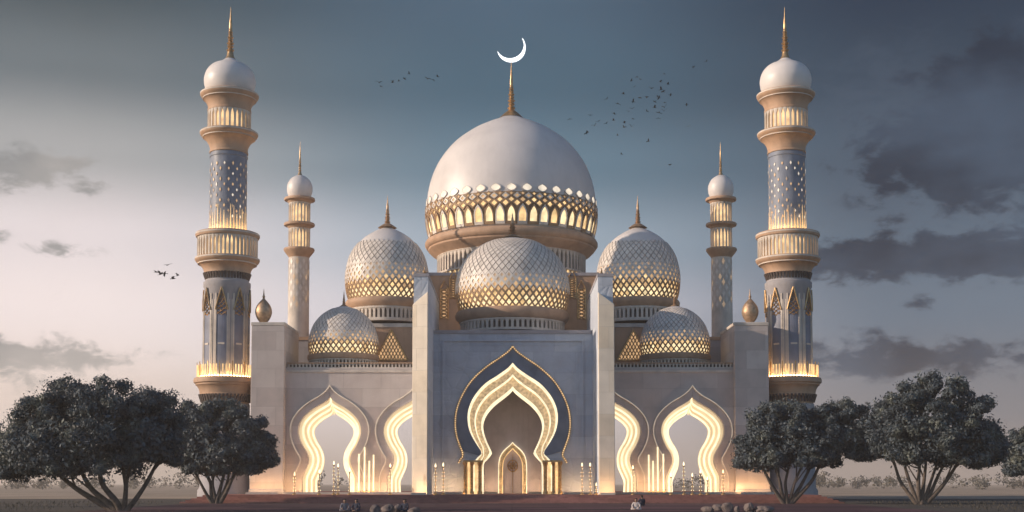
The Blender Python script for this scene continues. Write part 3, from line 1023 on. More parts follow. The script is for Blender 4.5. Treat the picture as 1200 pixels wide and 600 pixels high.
# pylons of the portal: deep side walls, pale front slab painted as the sunlit face, sloped head as shade edge
t140 = 140 / F
for sg in (-1, 1):
    xi_, xo_ = ((501 - 600) * t140, (484 - 600) * t140) if sg < 0 else ((701.5 - 600) * t140, (719 - 600) * t140)
    x0, x1 = sorted((xi_, xo_))
    zt1 = Zp(321, -10)
    mb = MB()
    mb.box(x0, x1, -10, 11, TZ, zt1, M['blue'])  # bare blue-grey front above the slab stands for its shaded top
    mb.box(x0 - .06, x1 + .06, -10.06, 11.06, zt1 - .3, zt1 + .05, M['pylon'])
    py = mb.build('portal_pylon', mosque, smooth=0)
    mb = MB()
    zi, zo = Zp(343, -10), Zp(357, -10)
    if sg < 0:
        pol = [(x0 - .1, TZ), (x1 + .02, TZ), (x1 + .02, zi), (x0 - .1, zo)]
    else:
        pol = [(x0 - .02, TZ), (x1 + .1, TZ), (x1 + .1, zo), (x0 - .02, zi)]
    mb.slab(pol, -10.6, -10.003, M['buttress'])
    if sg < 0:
        mb.v = [(x, -10.12 if (y < -10.3 and x < (x0 + x1) / 2) else (-10.9 if y < -10.3 else y), z) for x, y, z in mb.v]  # left slab splayed to catch more sun
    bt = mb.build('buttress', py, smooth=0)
    bv = bt.modifiers.new('bevel', 'BEVEL'); bv.width = .06; bv.segments = 2
    Yf = -4.0
    c = ((x0 + x1) / 2, Yf)
    mb = MB()
    h0 = zt1 + .05
    mb.lathe([(.42, h0), (.42, h0 + .12), (.2, h0 + .2), (.42, h0 + .45), (.46, h0 + .65), (.28, h0 + .95), (.09, h0 + 1.15), (.12, h0 + 1.22), (.06, h0 + 1.3), (.01, h0 + 1.75)], M['gold'], c, 18)
    mb.build('finial', py, smooth=50)

# upper block behind the front dome with gilded panels
Yu = 17.0
t = (Yu - CAMY) / F
xa, xb = (497 - 600) * t, (705 - 600) * t
mb = MB()
mb.box(xa, xb, Yu, 44, zt - .6, Zp(320, Yu), M['ring'])
mb.box(xa - .1, xb + .1, Yu - .12, 44.1, Zp(323, Yu), Zp(319.5, Yu), M['pylon'])
ub = mb.build('upper_block', mosque, smooth=0)
for cu in (520, 531, 671, 682):
    mb = MB()
    X = (cu - 600) * t
    top, bot = (326, 350) if cu in (531, 671) else (338, 374)
    w = 4.5 * t
    zA, zB = Zp(bot, Yu), Zp(top, Yu)
    mb.poly([(X - w * .7, Yu - .03, zA + .1), (X + w * .7, Yu - .03, zA + .1), (X + w * .7, Yu - .03, zB - .1), (X - w * .7, Yu - .03, zB - .1)], M['lampC'])
    n = 9
    for i in range(n):
        za, zb_ = zA + (zB - zA) * i / n, zA + (zB - zA) * (i + 1) / n
        mb.tube([(X - w, Yu - .12, za), (X + w, Yu - .12, zb_)], .1, M['gold'], 5); mb.tube([(X + w, Yu - .12, za), (X - w, Yu - .12, zb_)], .1, M['gold'], 5)
    for sx_ in (-1, 1):
        mb.tube([(X + sx_ * w, Yu - .12, zA), (X + sx_ * w, Yu - .12, zB)], .1, M['gold'], 5)
    mb.tube([(X - w, Yu - .12, zB), (X, Yu - .12, zB + 1.0), (X + w, Yu - .12, zB)], .1, M['gold'], 5)
    mb.build('gilded_panel', ub, smooth=40)

# ---------------------------------------------------------------- minarets
def minaret(label, cu, vref, Y):
    X = Xp(cu, vref, Y)
    root = empty('minaret', (X, Y, 0))
    tag(root, label, 'minaret', 'four minarets of the mosque')
    c = (0, 0)
    r = lambda p, v: Rp(p, v, Y)
    z = lambda v: Zp(v + float(np.interp(v, [0, 60, 72, 104, 180, 262, 330, 345, 475, 580], [0, 1, 3, 5, 5, 4, 4, 2, 2, 0])), Y)
    L = lambda mb, prof, mat, seg=64: mb.lathe([(r(a, b), z(b)) for a, b in prof], mat, c, seg)
    # lower shaft with niches
    mb = MB()
    mb.lathe([(r(31, 580), 0), (r(31, 580), 1.2), (r(28.5, 570), 1.6), (r(28, 470), z(472))], M['shaft'], c, 64)
    L(mb, [(26, 445), (26, 336), (27.2, 334), (27.2, 328), (25, 327), (25, 316)], M['shaft'])
    sh = mb.build('shaft', root, smooth=35)
    mb = MB()
    for k in range(8):
        t = k * PI / 4
        for sgn in (-1, 1):
            for q, wd in ((.265, .035), (.335, .022)):
                tt = t + sgn * q
                mb.pbox(tt - wd, tt + wd, r(24, 400), r(27, 400) if q < .3 else r(26.6, 400), z(441), z(345 if q < .3 else 352), M['cream'], c)
        mb.pbox(t - .14, t + .14, r(24, 430), r(26.9, 430), z(404), z(402), M['cream'], c)
    mb.build('pilaster', sh, smooth=0)
    for k in range(8):
        t = k * PI / 4
        mb = MB()
        n = 4
        for i in range(n):
            a, b = t - .22 + .44 * i / n, t - .22 + .44 * (i + 1) / n
            f = lambda x: 1 - abs(x - t) / .24
            za, zb_ = z(356) + (z(340) - z(356)) * f(a), z(356) + (z(340) - z(356)) * f(b)
            rr = r(26.25, 400)
            mb.poly([(rr * math.sin(a), -rr * math.cos(a), z(440)), (rr * math.sin(b), -rr * math.cos(b), z(440)), (rr * math.sin(b), -rr * math.cos(b), zb_), (rr * math.sin(a), -rr * math.cos(a), za)], M['panel'])
        pn = mb.build('niche_panel', sh, smooth=0)
        mb = MB()
        q = lambda tt, v, rr=27.2: (r(rr, v) * math.sin(tt), -r(rr, v) * math.cos(tt), z(v))
        mb.tube([q(t - .27, 364), q(t - .14, 351), q(t, 337)], .1, M['gold'], 5)
        mb.tube([q(t + .27, 364), q(t + .14, 351), q(t, 337)], .1, M['gold'], 5)
        for i in range(5):
            v0 = 345 + i * 5
            wdt = min(.2, .05 + .05 * i)
            mb.tube([q(t - wdt, v0 + 4, 26.7), q(t, v0, 26.7), q(t + wdt, v0 + 4, 26.7)], .06, M['gold'], 4)
            mb.tube([q(t - wdt, v0 + 1, 26.7), q(t, v0 + 5, 26.7), q(t + wdt, v0 + 1, 26.7)], .06, M['gold'], 4)
        mb.build('gable', sh, smooth=40)
    # lower balcony
    mb = MB()
    L(mb, [(26, 441), (34, 441), (36.3, 442), (37, 444.5), (36.6, 447.4), (34.6, 448.6), (34.6, 450), (33.4, 450.6), (31.2, 453.6), (30, 457), (29.5, 460), (30.2, 460.6), (30.2, 462.6), (28, 464), (27, 472)], M['ring'], 80)
    bal = mb.build('balcony', root, smooth=40)
    mb = MB()
    for k in range(44):
        t = k * 2 * PI / 44
        mb.pbox(t - .04, t + .04, r(28, 464), r(31.5, 464), z(470), z(461), M['dark'], c, r1b=r(28.6, 464))
    mb.build('dentil', bal, smooth=0)
    mb = MB()
    for k in range(56):
        t = k * 2 * PI / 56
        hh = 427 if k % 4 else 423.5
        mb.pbox(t - .018, t + .018, r(32.6, 441), r(33.4, 441), z(441), z(hh), M['lampA'] if k % 4 else M['gold'], c)
    mb.build('lit_railing', bal, smooth=0)
    mb = MB(); L(mb, [(28.5, 440.6), (31.5, 440.6), (31.5, 439.8), (28.5, 439.8)], M['uplight'], 40)
    mb.build('uplight', bal, smooth=0)
    # middle balcony
    mb = MB()
    L(mb, [(25, 318), (26.8, 317.6), (26.8, 316), (27.4, 313), (29.5, 309.5), (32.4, 307.2), (33.8, 307), (33.8, 305.6), (36, 304), (37.2, 301.8), (37.2, 299.6), (36, 299), (33.5, 298.9)], M['ring'], 80)
    L(mb, [(33.5, 276), (36, 275.5), (37, 273.5), (36.3, 270.5), (34, 269.6), (20, 269.6)], M['ring'], 80)
    b2 = mb.build('balcony', root, smooth=40)
    mb = MB()
    for k in range(44):
        t = k * 2 * PI / 44
        mb.pbox(t - .045, t + .045, r(24, 320), r(28, 320), z(325), z(317.5), M['dark'], c, r1b=r(25.4, 320))
    mb.build('dentil', b2, smooth=0)
    mb = MB(); arcade(mb, c, r(34.8, 290), z(299), z(275.8), 44, .42, .3, M['cream']); mb.build('arcade', b2, smooth=0)
    mb = MB(); L(mb, [(31.5, 299), (31.5, 276)], M['gallery'], 64); mb.build('lit_gallery', b2, smooth=60)
    mb = MB(); L(mb, [(24.5, 269.4), (30.0, 269.4), (30.0, 268.9), (24.5, 268.9)], M['uplight'], 40); mb.build('uplight', b2, smooth=0)
    # upper shaft with diamond lights
    mb = MB()
    L(mb, [(21.4, 270), (21.2, 181), (22, 180.5), (22, 178.5), (21.2, 178), (21.2, 171)], M['shaftblue'])
    up = mb.build('shaft', root, smooth=35)
    mb, fr = MB(), MB()
    N = 14
    R0 = r(21.3, 220)
    for i in range(11):
        v = 191 + i * 6.2
        for j in range(N):
            t = (2 * j + i % 2) * PI / N
            if random.random() < .12: continue
            k = .048 * random.uniform(.8, 1.1); hv = 2.2 * random.uniform(.8, 1.1)
            pt = lambda a, b, o: ((R0 + o) * math.sin(t + a), -(R0 + o) * math.cos(t + a), z(v + b))
            mb.poly([pt(0, hv, .06), pt(k, 0, .06), pt(0, -hv, .06), pt(-k, 0, .06)], random.choice([M['lampC'], M['lampC'], M['scallop'], M['lampD']]))
            fr.poly([pt(0, hv * 1.5, .03), pt(k * 1.4, 0, .03), pt(0, -hv * 1.4, .03), pt(-k * 1.4, 0, .03)], M['shaft'])
    fr.build('diamond_frame', up, smooth=0, normals=False); mb.build('diamond_light', up, smooth=0, normals=False)
    mb = MB()
    for j in range(36):
        t = j * 2 * PI / 36
        b = len(mb.v)
        top = random.uniform(238, 256)
        pt = lambda a, v, o: ((R0 + o) * math.sin(t + a), -(R0 + o) * math.cos(t + a), z(v))
        mb.poly([pt(-.03, 270, .07), pt(.03, 270, .07), pt(.012, top, .04), pt(-.012, top, .04)], M['lampC'] if j % 2 else M['lampA'])
    mb.build('light_fin', up, smooth=0, normals=False)
    # upper gallery
    mb = MB()
    L(mb, [(21, 176), (22.3, 175.5), (22.3, 174), (21.6, 173.5), (21.8, 170), (23, 166), (25.5, 161.8), (28.8, 158.6), (30.2, 158), (30.2, 156.8), (32.4, 155.2), (33.4, 153.2), (33.4, 151.2), (32.4, 150.4), (22, 150.2)], M['ring'], 80)
    L(mb, [(23.5, 128), (25.2, 127), (25.2, 125), (24.4, 124.5), (24.8, 121), (26.5, 117), (29.3, 113.5), (30.5, 113), (30.5, 111.8), (32.6, 110), (33.6, 108), (33.6, 106), (32.4, 105.2), (24, 104.8)], M['ring'], 80)
    b3 = mb.build('balcony', root, smooth=40)
    for rr, va, vb in ((33.55, 151.4, 152.9), (30.5, 156.8, 157.8), (33.75, 106.2, 107.7), (30.8, 111.9, 112.9), (37.35, 299.9, 301.5), (37.1, 271.5, 273), (34.1, 305.7, 306.8)):
        mb = MB()
        L(mb, [(rr - .6, va), (rr, va), (rr, vb), (rr - .6, vb)], M['cream'], 80)
        mb.build('rim_fillet', b2 if va > 260 else b3, smooth=30)
    mb = MB(); arcade(mb, c, r(25, 140), z(150.5), z(127), 26, .34, .3, M['cream']); mb.build('arcade', b3, smooth=0)
    mb = MB(); L(mb, [(22.2, 150.5), (22.2, 126.5)], M['gallery'], 48); mb.build('lit_gallery', b3, smooth=60)
    # bulb dome and spike
    mb = MB()
    L(mb, catmull([(25, 105.5), (28, 100.5), (29.6, 94), (29.4, 88), (26.5, 80.5), (20.5, 74.5), (12.5, 71), (8, 68.6), (5.2, 66.5), (3.6, 63.5)], 5), M['dome'], 64)
    d = mb.build('dome', root, smooth=60)
    mb = MB()
    add_finial(z(66.5), z(8), r(4.6, 40), c, M['gold'], d, flare=r(6.5, 68))
    return root


minaret('tall lit minaret standing behind the dark trees on the left', 264.5, 455, 3.0)
minaret('tall lit minaret standing behind the dark trees on the right', 925.3, 455, 3.0)


def rear_minaret(label, cu, Y):
    X = Xp(cu, 300, Y)
    root = empty('minaret', (X, Y, 0))
    tag(root, label, 'minaret', 'four minarets of the mosque')
    c = (0, 0)
    r = lambda p, v: Rp(p, v, Y)
    z = lambda v: Zp(v + float(np.interp(v, [160, 205, 228, 302, 330], [0, 1, 2, 2, 0])), Y)
    L = lambda mb, prof, mat, seg=40: mb.lathe([(r(a, b), z(b)) for a, b in prof], mat, c, seg)
    mb = MB(); mb.lathe([(r(13.5, 500), 0), (r(12.5, 400), z(400)), (r(11.8, 303), z(303)), (r(11.8, 296), z(296))], M['cream'], c, 48)
    sh = mb.build('shaft', root, smooth=35)
    mb = MB()
    R0 = r(12.05, 350)
    for i in range(16):
        v = 306 + i * 6.5
        for j in range(10):
            t = (2 * j + i % 2) * PI / 10
            pt = lambda a, b: (R0 * 1.015 * math.sin(t + a), -R0 * 1.015 * math.cos(t + a), z(v + b))
            mb.poly([pt(0, 4.4), pt(.16, 0), pt(0, -4.4), pt(-.16, 0)], M['tile'] if (i * 7 + j * 3) % 4 else M['lampD'])
    mb.build('diamond_light', sh, smooth=0, normals=False)
    for (v1, v0, vtop) in ((290, 300, 267), (260.5, 267, 237), (231, 237.5, None)):
        mb = MB()
        L(mb, [(11.5, v0 + 1), (12.5, v0 - 1), (15, v0 - 4), (17.6, v1 + 2.5), (18.1, v1 + 1), (17.6, v1 - .4), (10, v1 - .6)], M['ring'])
        b = mb.build('balcony', root, smooth=40)
        if vtop:
            g1, g0 = vtop, v1
            mb = MB(); arcade(mb, c, r(12.6, 275), z(g0), z(g1 - .5), 18, .32, .2, M['cream']); mb.build('arcade', b, smooth=0)
            mb = MB(); L(mb, [(11.0, g0), (11.0, g1 - 1)], M['gallery']); mb.build('lit_gallery', b, smooth=60)
    mb = MB()
    L(mb, catmull([(11, 231.5), (13.5, 227), (14.8, 221.5), (14.3, 215.5), (11, 209.5), (6, 205.8), (2, 204.3)], 5), M['dome'], 48)
    d = mb.build('dome', root, smooth=60)
    add_finial(z(205), z(166), r(1.9, 190), c, M['gold'], d, flare=r(3.5, 205))


rear_minaret('slim cream minaret behind the left wing of the mosque', 350.5, 42.0)
rear_minaret('slim cream minaret behind the right wing of the mosque', 845.5, 42.0)

# ------------------------------------------------------------------ trees
def leaf_mat(name, c):
    m, nt, bs = new_mat(name)
    L = nt.links
    tc = nd(nt, 'ShaderNodeTexCoord').outputs['Object']
    n1 = nd(nt, 'ShaderNodeTexNoise'); n1.inputs['Scale'].default_value = 0.55; n1.inputs['Detail'].default_value = 6
    L.new(tc, n1.inputs['Vector'])
    gi = nd(nt, 'ShaderNodeNewGeometry').outputs['Random Per Island']
    a = ramp(nt, n1.outputs[0], [(0.32, tuple(x * .6 for x in c)), (0.5, c), (0.7, (c[0] * 1.9, c[1] * 1.6, c[2] * 1.1))])
    b = ramp(nt, gi, [(0, (.3, .3, .3)), (1, (.72, .72, .72))])
    cc = mixc(nt, 0.8, a, b, 'OVERLAY')
    L.new(cc, bs.inputs['Base Color'])
    bs.inputs['Roughness'].default_value = 0.6
    tr = nd(nt, 'ShaderNodeBsdfTranslucent'); L.new(cc, tr.inputs[0])
    mx = nd(nt, 'ShaderNodeMixShader'); mx.inputs[0].default_value = .22
    L.new(bs.outputs[0], mx.inputs[1]); L.new(tr.outputs[0], mx.inputs[2])
    L.new(mx.outputs[0], nt.nodes['Material Output'].inputs[0])
    return m


LEAF1 = leaf_mat('dusky_foliage', (0.082, 0.105, 0.122))
LEAFF = leaf_mat('distant_foliage', (0.12, 0.115, 0.10))  # lightened leaf tone puts the far haze into the colour
BARK = stone('bark', (0.12, 0.095, 0.08), var=.3, rough=.9, scale=3, bump=.8)


def leaves(centers, radii, per, size, flat=.8, out_from=None):
    """leaf sprays round clump centres -> verts, faces"""
    C = np.repeat(np.array(centers), per, 0); R = np.repeat(np.array(radii), per)
    n = len(C)
    d = rng.normal(size=(n, 3)); d /= np.linalg.norm(d, axis=1)[:, None]
    rad = R * rng.uniform(.35, 1.0, n) ** .6 * rng.uniform(.85, 1.2, n)
    p = C + d * rad[:, None] * np.array([1, 1, flat])
    nrm = d + rng.normal(size=(n, 3)) * .55
    nrm /= np.linalg.norm(nrm, axis=1)[:, None]
    a = np.cross(nrm, rng.normal(size=(n, 3))); a /= np.linalg.norm(a, axis=1)[:, None]
    b = np.cross(nrm, a)
    l = size * rng.uniform(.6, 1.5, n)[:, None]; w = l * rng.uniform(.38, .6, n)[:, None]
    v = np.stack([p - a * l, p + b * w, p + a * l, p - b * w], 1).reshape(-1, 3)
    f = np.arange(n * 4).reshape(-1, 4)
    return v, f


def fol_mesh(name, v, f, mat, parent):
    me = bpy.data.meshes.new(name)
    me.vertices.add(len(v)); me.vertices.foreach_set('co', v.astype(np.float32).ravel())
    me.loops.add(f.size); me.loops.foreach_set('vertex_index', f.astype(np.int32).ravel())
    me.polygons.add(len(f)); me.polygons.foreach_set('loop_start', np.arange(0, f.size, 4, dtype=np.int32))
    me.materials.append(mat)
    me.update(); me.validate()
    o = bpy.data.objects.new(name, me); col.objects.link(o)
    if parent: o.parent = parent
    return o


def tree(label, ub, vb, env, nclump, stems, seed, group='trees beside the mosque'):
    """ub, vb foot in the photo; env = crown outline as list of lobes (u, v, ru, rv) at the same distance"""
    rr = random.Random(seed)
    # distance from the ground line
    D = CAMZ * F / (vb - HOR)
    Y = CAMY + D
    t = D / F
    bx = (ub - 600) * t
    root = empty('tree', (bx, Y, 0))
    tag(root, label, 'tree', group)
    lob = [((u - ub) * t, Zp(v, Y), ru * t, rv * t) for u, v, ru, rv in env]
    cen, rad = [], []
    tot = sum(l[2] * l[3] for l in lob)
    for (x, z, rx, rz) in lob:
        n = max(3, int(1.5 * nclump * rx * rz / tot))
        ry = rx * .75
        for _ in range(n):
            while True:
                a, b, c_ = rr.uniform(-1, 1), rr.uniform(-1, 1), rr.uniform(-.45, 1)
                q = a * a + b * b + c_ * c_
                if .3 < q < 1: break
            cr = rr.uniform(.6, 1.25) * (.105 * (tot ** .5))
            cen.append((x + a * (rx - cr * .6), b * (ry - cr * .5), z + c_ * (rz - cr * .5)))
            rad.append(cr)
    v, f = leaves(cen, rad, 300, .12 * D / 100, .72)
    v2, f2 = leaves([(x, 0, z) for x, z, rx, rz in lob], [min(rx, rz) * .9 for x, z, rx, rz in lob], 2600, .17, .6)
    f2 = f2 + len(v)
    # thin outer sprays breaking the outline
    cs = [c for c in cen if rr.random() < .95]
    v3, f3 = leaves([(c[0] * 1.04 + rr.uniform(-.3, .3), c[1], c[2] + rr.uniform(-.1, .5)) for c in cs], [rr.uniform(.7, 1.4) * (.1 * tot ** .5) for _ in cs], 55, .11 * D / 100, .75)
    f3 = f3 + len(v) + len(v2)
    fol_mesh('crown', np.concatenate([v, v2, v3]), np.concatenate([f, f2, f3]), LEAF1, root)
    # stems
    mb = MB()
    th = .036 * (tot ** .5)
    tips = rr.sample(cen, min(len(cen), stems * 5))
    low = sorted(cen, key=lambda c: c[2])
    zlow = min(l[1] - l[3] * .45 for l in lob)
    for k in range(stems):
        f_ = (k + .5) / stems * 2 - 1
        wide = max(abs(l[0]) + l[2] * .55 for l in lob)
        x0 = lob[0][0] * .0
        ex = f_ * wide * .62 + sum(l[0] for l in lob) / len(lob) * .5
        ey = rr.uniform(-1, 1) * wide * .25
        ez = zlow + (max(l[1] for l in lob) - zlow) * rr.uniform(.5, .9)
        pts = [(f_ * th * 1.2, rr.uniform(-.5, .5) * th, -.1), (f_ * th * 1.6 + ex * .2, ey * .1, ez * .16),
               (ex * .56 + rr.uniform(-.2, .2), ey * .4, ez * .42), (ex * .8 + rr.uniform(-.3, .3), ey * .7, ez * .74), (ex, ey, ez)]
        pc = catmull(pts, 5)
        mb.tube(pc, th * rr.uniform(.75, 1.1), BARK, 7, th * .28)
        for q in range(5):
            tip = rr.choice(cen)
            best = sorted(cen, key=lambda c: (c[0] - ex) ** 2 + (c[1] - ey) ** 2 + .5 * (c[2] - ez) ** 2)[rr.randrange(0, 10)]
            st_ = pc[rr.randrange(9, len(pc) - 2)]
            md = tuple((a + b) / 2 + rr.uniform(-.25, .25) for a, b in zip(st_, best))
            mb.tube(catmull([st_, md, best], 4), th * .33, BARK, 5, th * .1)
    mb.build('trunk', root, smooth=60)
    return root


tree('broad dark tree with branching trunks on the far left, larger than the one beside it', 143, 599.0,
     [(105, 518, 98, 82), (52, 528, 60, 58), (172, 515, 50, 62), (12, 545, 40, 30)], 230, 5, 1)
tree('dark round crowned tree in front of the left tall minaret base', 254, 590.0,
     [(262, 528, 62, 60), (218, 518, 42, 50), (302, 535, 26, 30)], 170, 6, 2)
tree('dark round crowned tree in front of the right tall minaret base', 922, 590.5,
     [(930, 520, 68, 56), (986, 515, 42, 52), (888, 535, 32, 34)], 190, 6, 3)
tree('tall dark tree with many spreading stems near the right edge', 1078, 591.0,
     [(1095, 512, 80, 74), (1046, 515, 36, 44), (1150, 528, 32, 38)], 210, 7, 4)
tree('tree half cut off by the right edge of the picture', 1222, 588.0, [(1215, 530, 36, 44), (1195, 545, 22, 24), (1240, 525, 40, 44)], 90, 4, 5)
tree('tree mostly cut off by the left edge of the picture', -38, 594.0, [(-35, 520, 40, 48), (-5, 540, 20, 26), (-65, 525, 40, 44)], 90, 4, 6)

# far line of trees that reads as one mass
cen, rad = [], []
for i in range(420):
    x = rng.uniform(-300, 300)
    if abs(x) < 70: continue
    y = rng.uniform(290, 430)
    hz = 2.2 + 1.8 * mnoise.noise(Vector((x * .05, y * .02, 0))) + 2.0
    cen.append((x, y, rng.uniform(.3, 1.0) * hz)); rad.append(rng.uniform(1.8, 3.2))
v, f = leaves(cen, rad, 60, .5, .8)
tl = fol_mesh('distant_treeline', v, f, LEAFF, None)
tag(tl, 'low hazy line of far trees behind the mosque grounds', 'treeline', None, 'stuff')

# ------------------------------------------------------------------ grass along the lawn edge
v, f = [], []
gx = rng.uniform(-70, 70, 9000); gy = rng.uniform(-72, -8, 9000)
for x, y in zip(gx, gy):
    if abs(x) < 35 + rng.uniform(-1, 3): continue
    h = rng.uniform(.08, .26); w = .03; a = rng.uniform(0, PI); dx, dy = w * math.cos(a), w * math.sin(a)
    lx, ly = rng.normal(0, .06, 2)
    b = len(v)
    v += [(x - dx, y - dy, 0), (x + dx, y + dy, 0), (x + dx * .3 + lx, y + dy * .3 + ly, h), (x - dx * .3 + lx, y - dy * .3 + ly, h)]
    f.append((b, b + 1, b + 2, b + 3))
gm = stone('dry_grass', (0.07, 0.062, 0.045), var=.3, rough=.9)
g = fol_mesh('grass', np.array(v), np.array(f), gm, None)
tag(g, 'dark dry grass on the lawns either side of the forecourt', 'grass', None, 'stuff')

# ------------------------------------------------------------------ boulders
BM = stone('boulder_rock', (0.17, 0.135, 0.125), var=.3, rough=.85, scale=1.5, bump=.7)


def boulder(label, u, v, w, h, seed, group):
    D = CAMZ * F / (v - HOR); t = D / F
    bm = bmesh.new()
    bmesh.ops.create_icosphere(bm, subdivisions=4, radius=1)
    off = Vector((seed * 7.3, seed * 3.1, 0))
    for q in bm.verts:
        n = q.co.normalized()
        k = 1 + .28 * mnoise.noise(n * 1.1 + off) + .14 * mnoise.noise(n * 2.7 + off) + .05 * mnoise.noise(n * 7 + off)
        for j in range(5):
            ax = Vector((mnoise.noise(off + Vector((j, 0, .5))), mnoise.noise(off + Vector((0, j, .5))), mnoise.noise(off + Vector((.5, 0, j))) + .2)).normalized()
            k = min(k, .82 / max(.05, n.dot(ax))) if n.dot(ax) > .75 else k
        q.co = n * k
        q.co.x *= w * t / 2; q.co.y *= w * t / 2 * .8; q.co.z = q.co.z * h * t * .62 + h * t * .38
    me = bpy.data.meshes.new('boulder'); bm.to_mesh(me); bm.free()
    me.polygons.foreach_set('use_smooth', [True] * len(me.polygons)); me.set_sharp_from_angle(angle=.6)
    me.materials.append(BM)
    o = bpy.data.objects.new('boulder', me); col.objects.link(o)
    o.location = ((u - 600) * t, CAMY + D, 0); o.rotation_euler.z = seed
    tag(o, label, 'boulder', group)


GB1, GB2 = 'boulders left of the forecourt', 'boulders right of the forecourt'
boulder('rounded brown boulder at the left end of the left rock cluster', 440, 600.5, 15, 10, 1.3, GB1)
boulder('wide dark boulder in the middle of the left rock cluster', 455, 600, 20, 9.5, 2.1, GB1)
boulder('dark boulder next to the seated person in the left rock cluster', 467, 599.5, 13, 9, 3.7, GB1)
boulder('flat dark rock at the right end of the left rock cluster', 486, 601, 18, 6.5, 4.2, GB1)
boulder('low rough rock at the left end of the right rock cluster', 829, 600, 17, 7, 5.5, GB2)
boulder('dark boulder second from the left in the right rock cluster', 840, 598.5, 14, 8, 9.1, GB2)
boulder('round grey boulder topped with moss in the right rock cluster', 852, 599.5, 15, 11.5, 6.4, GB2)
boulder('small upright brown stone between two larger right boulders', 863, 600, 8, 8, 7.7, GB2)
boulder('large rounded pinkish boulder in the right rock cluster', 877, 600, 16, 11, 8.3, GB2)
boulder('long low rock at the right end of the right rock cluster', 895, 600, 26, 8.5, 10.6, GB2)

# ------------------------------------------------------------------ lamps on the terrace
def lamp_post(label, u, vtop, vb=580, cluster=1, group='candle lamps along the mosque front', Yl=None):
    Y = -11.5 if Yl is None else Yl
    t = (Y - CAMY) / F
    root = empty('candle_lamp', ((u - 600) * t, Y, TZ))
    tag(root, label, 'lamp', group)
    H = Zp(vtop, Y) - TZ
    mb = MB()
    pr = [(.22, 0), (.22, .1), (.1, .22)]
    n = max(3, int(H / .45))
    for i in range(n):
        z = .25 + (H - .6) * i / n
        pr += [(.04, z), (.04, z + .18), (.08, z + .24), (.04, z + .3)]
    pr += [(.06, H - .35), (.14, H - .3), (.14, H - .26), (.0, H - .26)]
    mb.lathe(pr, M['gold'], (0, 0), 12); mb.build('post', root, smooth=40)
    mb = MB()
    mb.lathe([(.0, H - .26), (.07, H - .2), (.085, H - .08), (.045, H + .1), (.0, H + .2)], M['flame'], (0, 0), 10)
    mb.build('flame', root, smooth=60)
    mb = MB()
    for i in range(n):
        z = .28 + (H - .6) * (i + .5) / n
        a = i * 2.4
        for q in range(2):
            x, y = .12 * math.cos(a + q * PI), .12 * math.sin(a + q * PI)
            mb.lathe([(0, z - .06), (.04, z), (0, z + .08)], M['flame'], (x, y), 6)
    mb.build('candle_light', root, smooth=60)


for lb, u, vt in (
    ('tall candle lamp left of the portal, nearer the pylon', 510.5, 545), ('tall candle lamp left of the portal, nearer the arch', 519.5, 544),
    ('tall candle lamp right of the portal, nearer the arch', 682, 544), ('tall candle lamp right of the portal, nearer the pylon', 691.5, 544),
    ('short candle lamp between the right portal lamps and the pylon', 698.5, 567),
    ('tall candle lamp at the outer foot of the left wing arch', 345.5, 555), ('candle lamp in the left wing arch, left of its middle', 374.5, 552),
    ('slim candle lamp in the middle of the left wing arch, first of a pair', 391.5, 542), ('slim candle lamp in the middle of the left wing arch, second of a pair', 396.5, 545),
    ('candle lamp at the inner foot of the left wing arch', 410, 550), ('candle lamp below the half arch beside the left pylon', 457.5, 545),
    ('candle lamp below the half arch beside the right pylon', 741.5, 547), ('candle lamp at the inner foot of the right wing arch', 786, 556),
    ('tallest candle lamp in the right wing arch', 801, 543), ('candle lamp right of the middle of the right wing arch', 811, 556),
    ('short bright candle lamp in the right wing arch', 820.5, 552), ('candle lamp at the outer foot of the right wing arch', 847, 552),
    ('candle lamp right of the tallest one in the right wing arch', 828.5, 560)):
    lamp_post(lb, u, vt)

# added fill lights for the warm glow on the walls, lens unseen behind a lip
def add_fill_light(label, x0, x1, Y, mat='flood'):
    root = empty('wall_washer', ((x0 + x1) / 2, Y, TZ))
    tag(root, label, 'wall light', 'wall washers along the foot of the walls')
    w = (x1 - x0) / 2
    mb = MB(); mb.box(-w, w, -.14, -.06, 0, .24, M['cream']); mb.box(-w, w, -.06, .2, 0, .06, M['cream']); mb.build('housing', root, smooth=0)
    mb = MB(); mb.poly([(-w * .98, -.05, .22), (w * .98, -.05, .22), (w * .98, .17, .07), (-w * .98, .17, .07)], M[mat]); mb.build('lens', root, smooth=0)


t0_ = 150 / F
for lb, u0, u1, Y in (('long wall light at the foot of the left corner pylon', 294, 331, -2.6), ('long wall light at the foot of the right corner pylon', 863, 901, -2.6),
                      ('long wall light along the left wing wall', 335, 486, -1.7), ('long wall light along the right wing wall', 714, 868, -1.7),
                      ('long wall light before the portal wall left of the arch', 509, 542, -1.7), ('long wall light before the portal wall right of the arch', 660, 693, -1.7)):
    add_fill_light(lb, (u0 - 600) * t0_, (u1 - 600) * t0_, Y)
for lb, u0, u1 in (('short wall light at the foot of the left portal buttress', 484, 501), ('short wall light at the foot of the right portal buttress', 702, 719)):
    add_fill_light(lb, (u0 - 600) * t140, (u1 - 600) * t140, -12.0)
for lb, u0, u1, Y in (('long wall light inside the portal left of the door', 566, 582, 5.3), ('long wall light inside the portal right of the door', 620, 636, 5.3),
                      ):
    add_fill_light(lb, (u0 - 600) * t0_, (u1 - 600) * t0_, Y, 'flood2')

# ------------------------------------------------------------------ people seated on the forecourt
def mat_plain(name, c, r=.8):
    return stone(name, c, var=.12, rough=r, scale=6, stain=.0, bump=.2)


SKIN = mat_plain('skin', (0.30, 0.18, 0.12), .5)


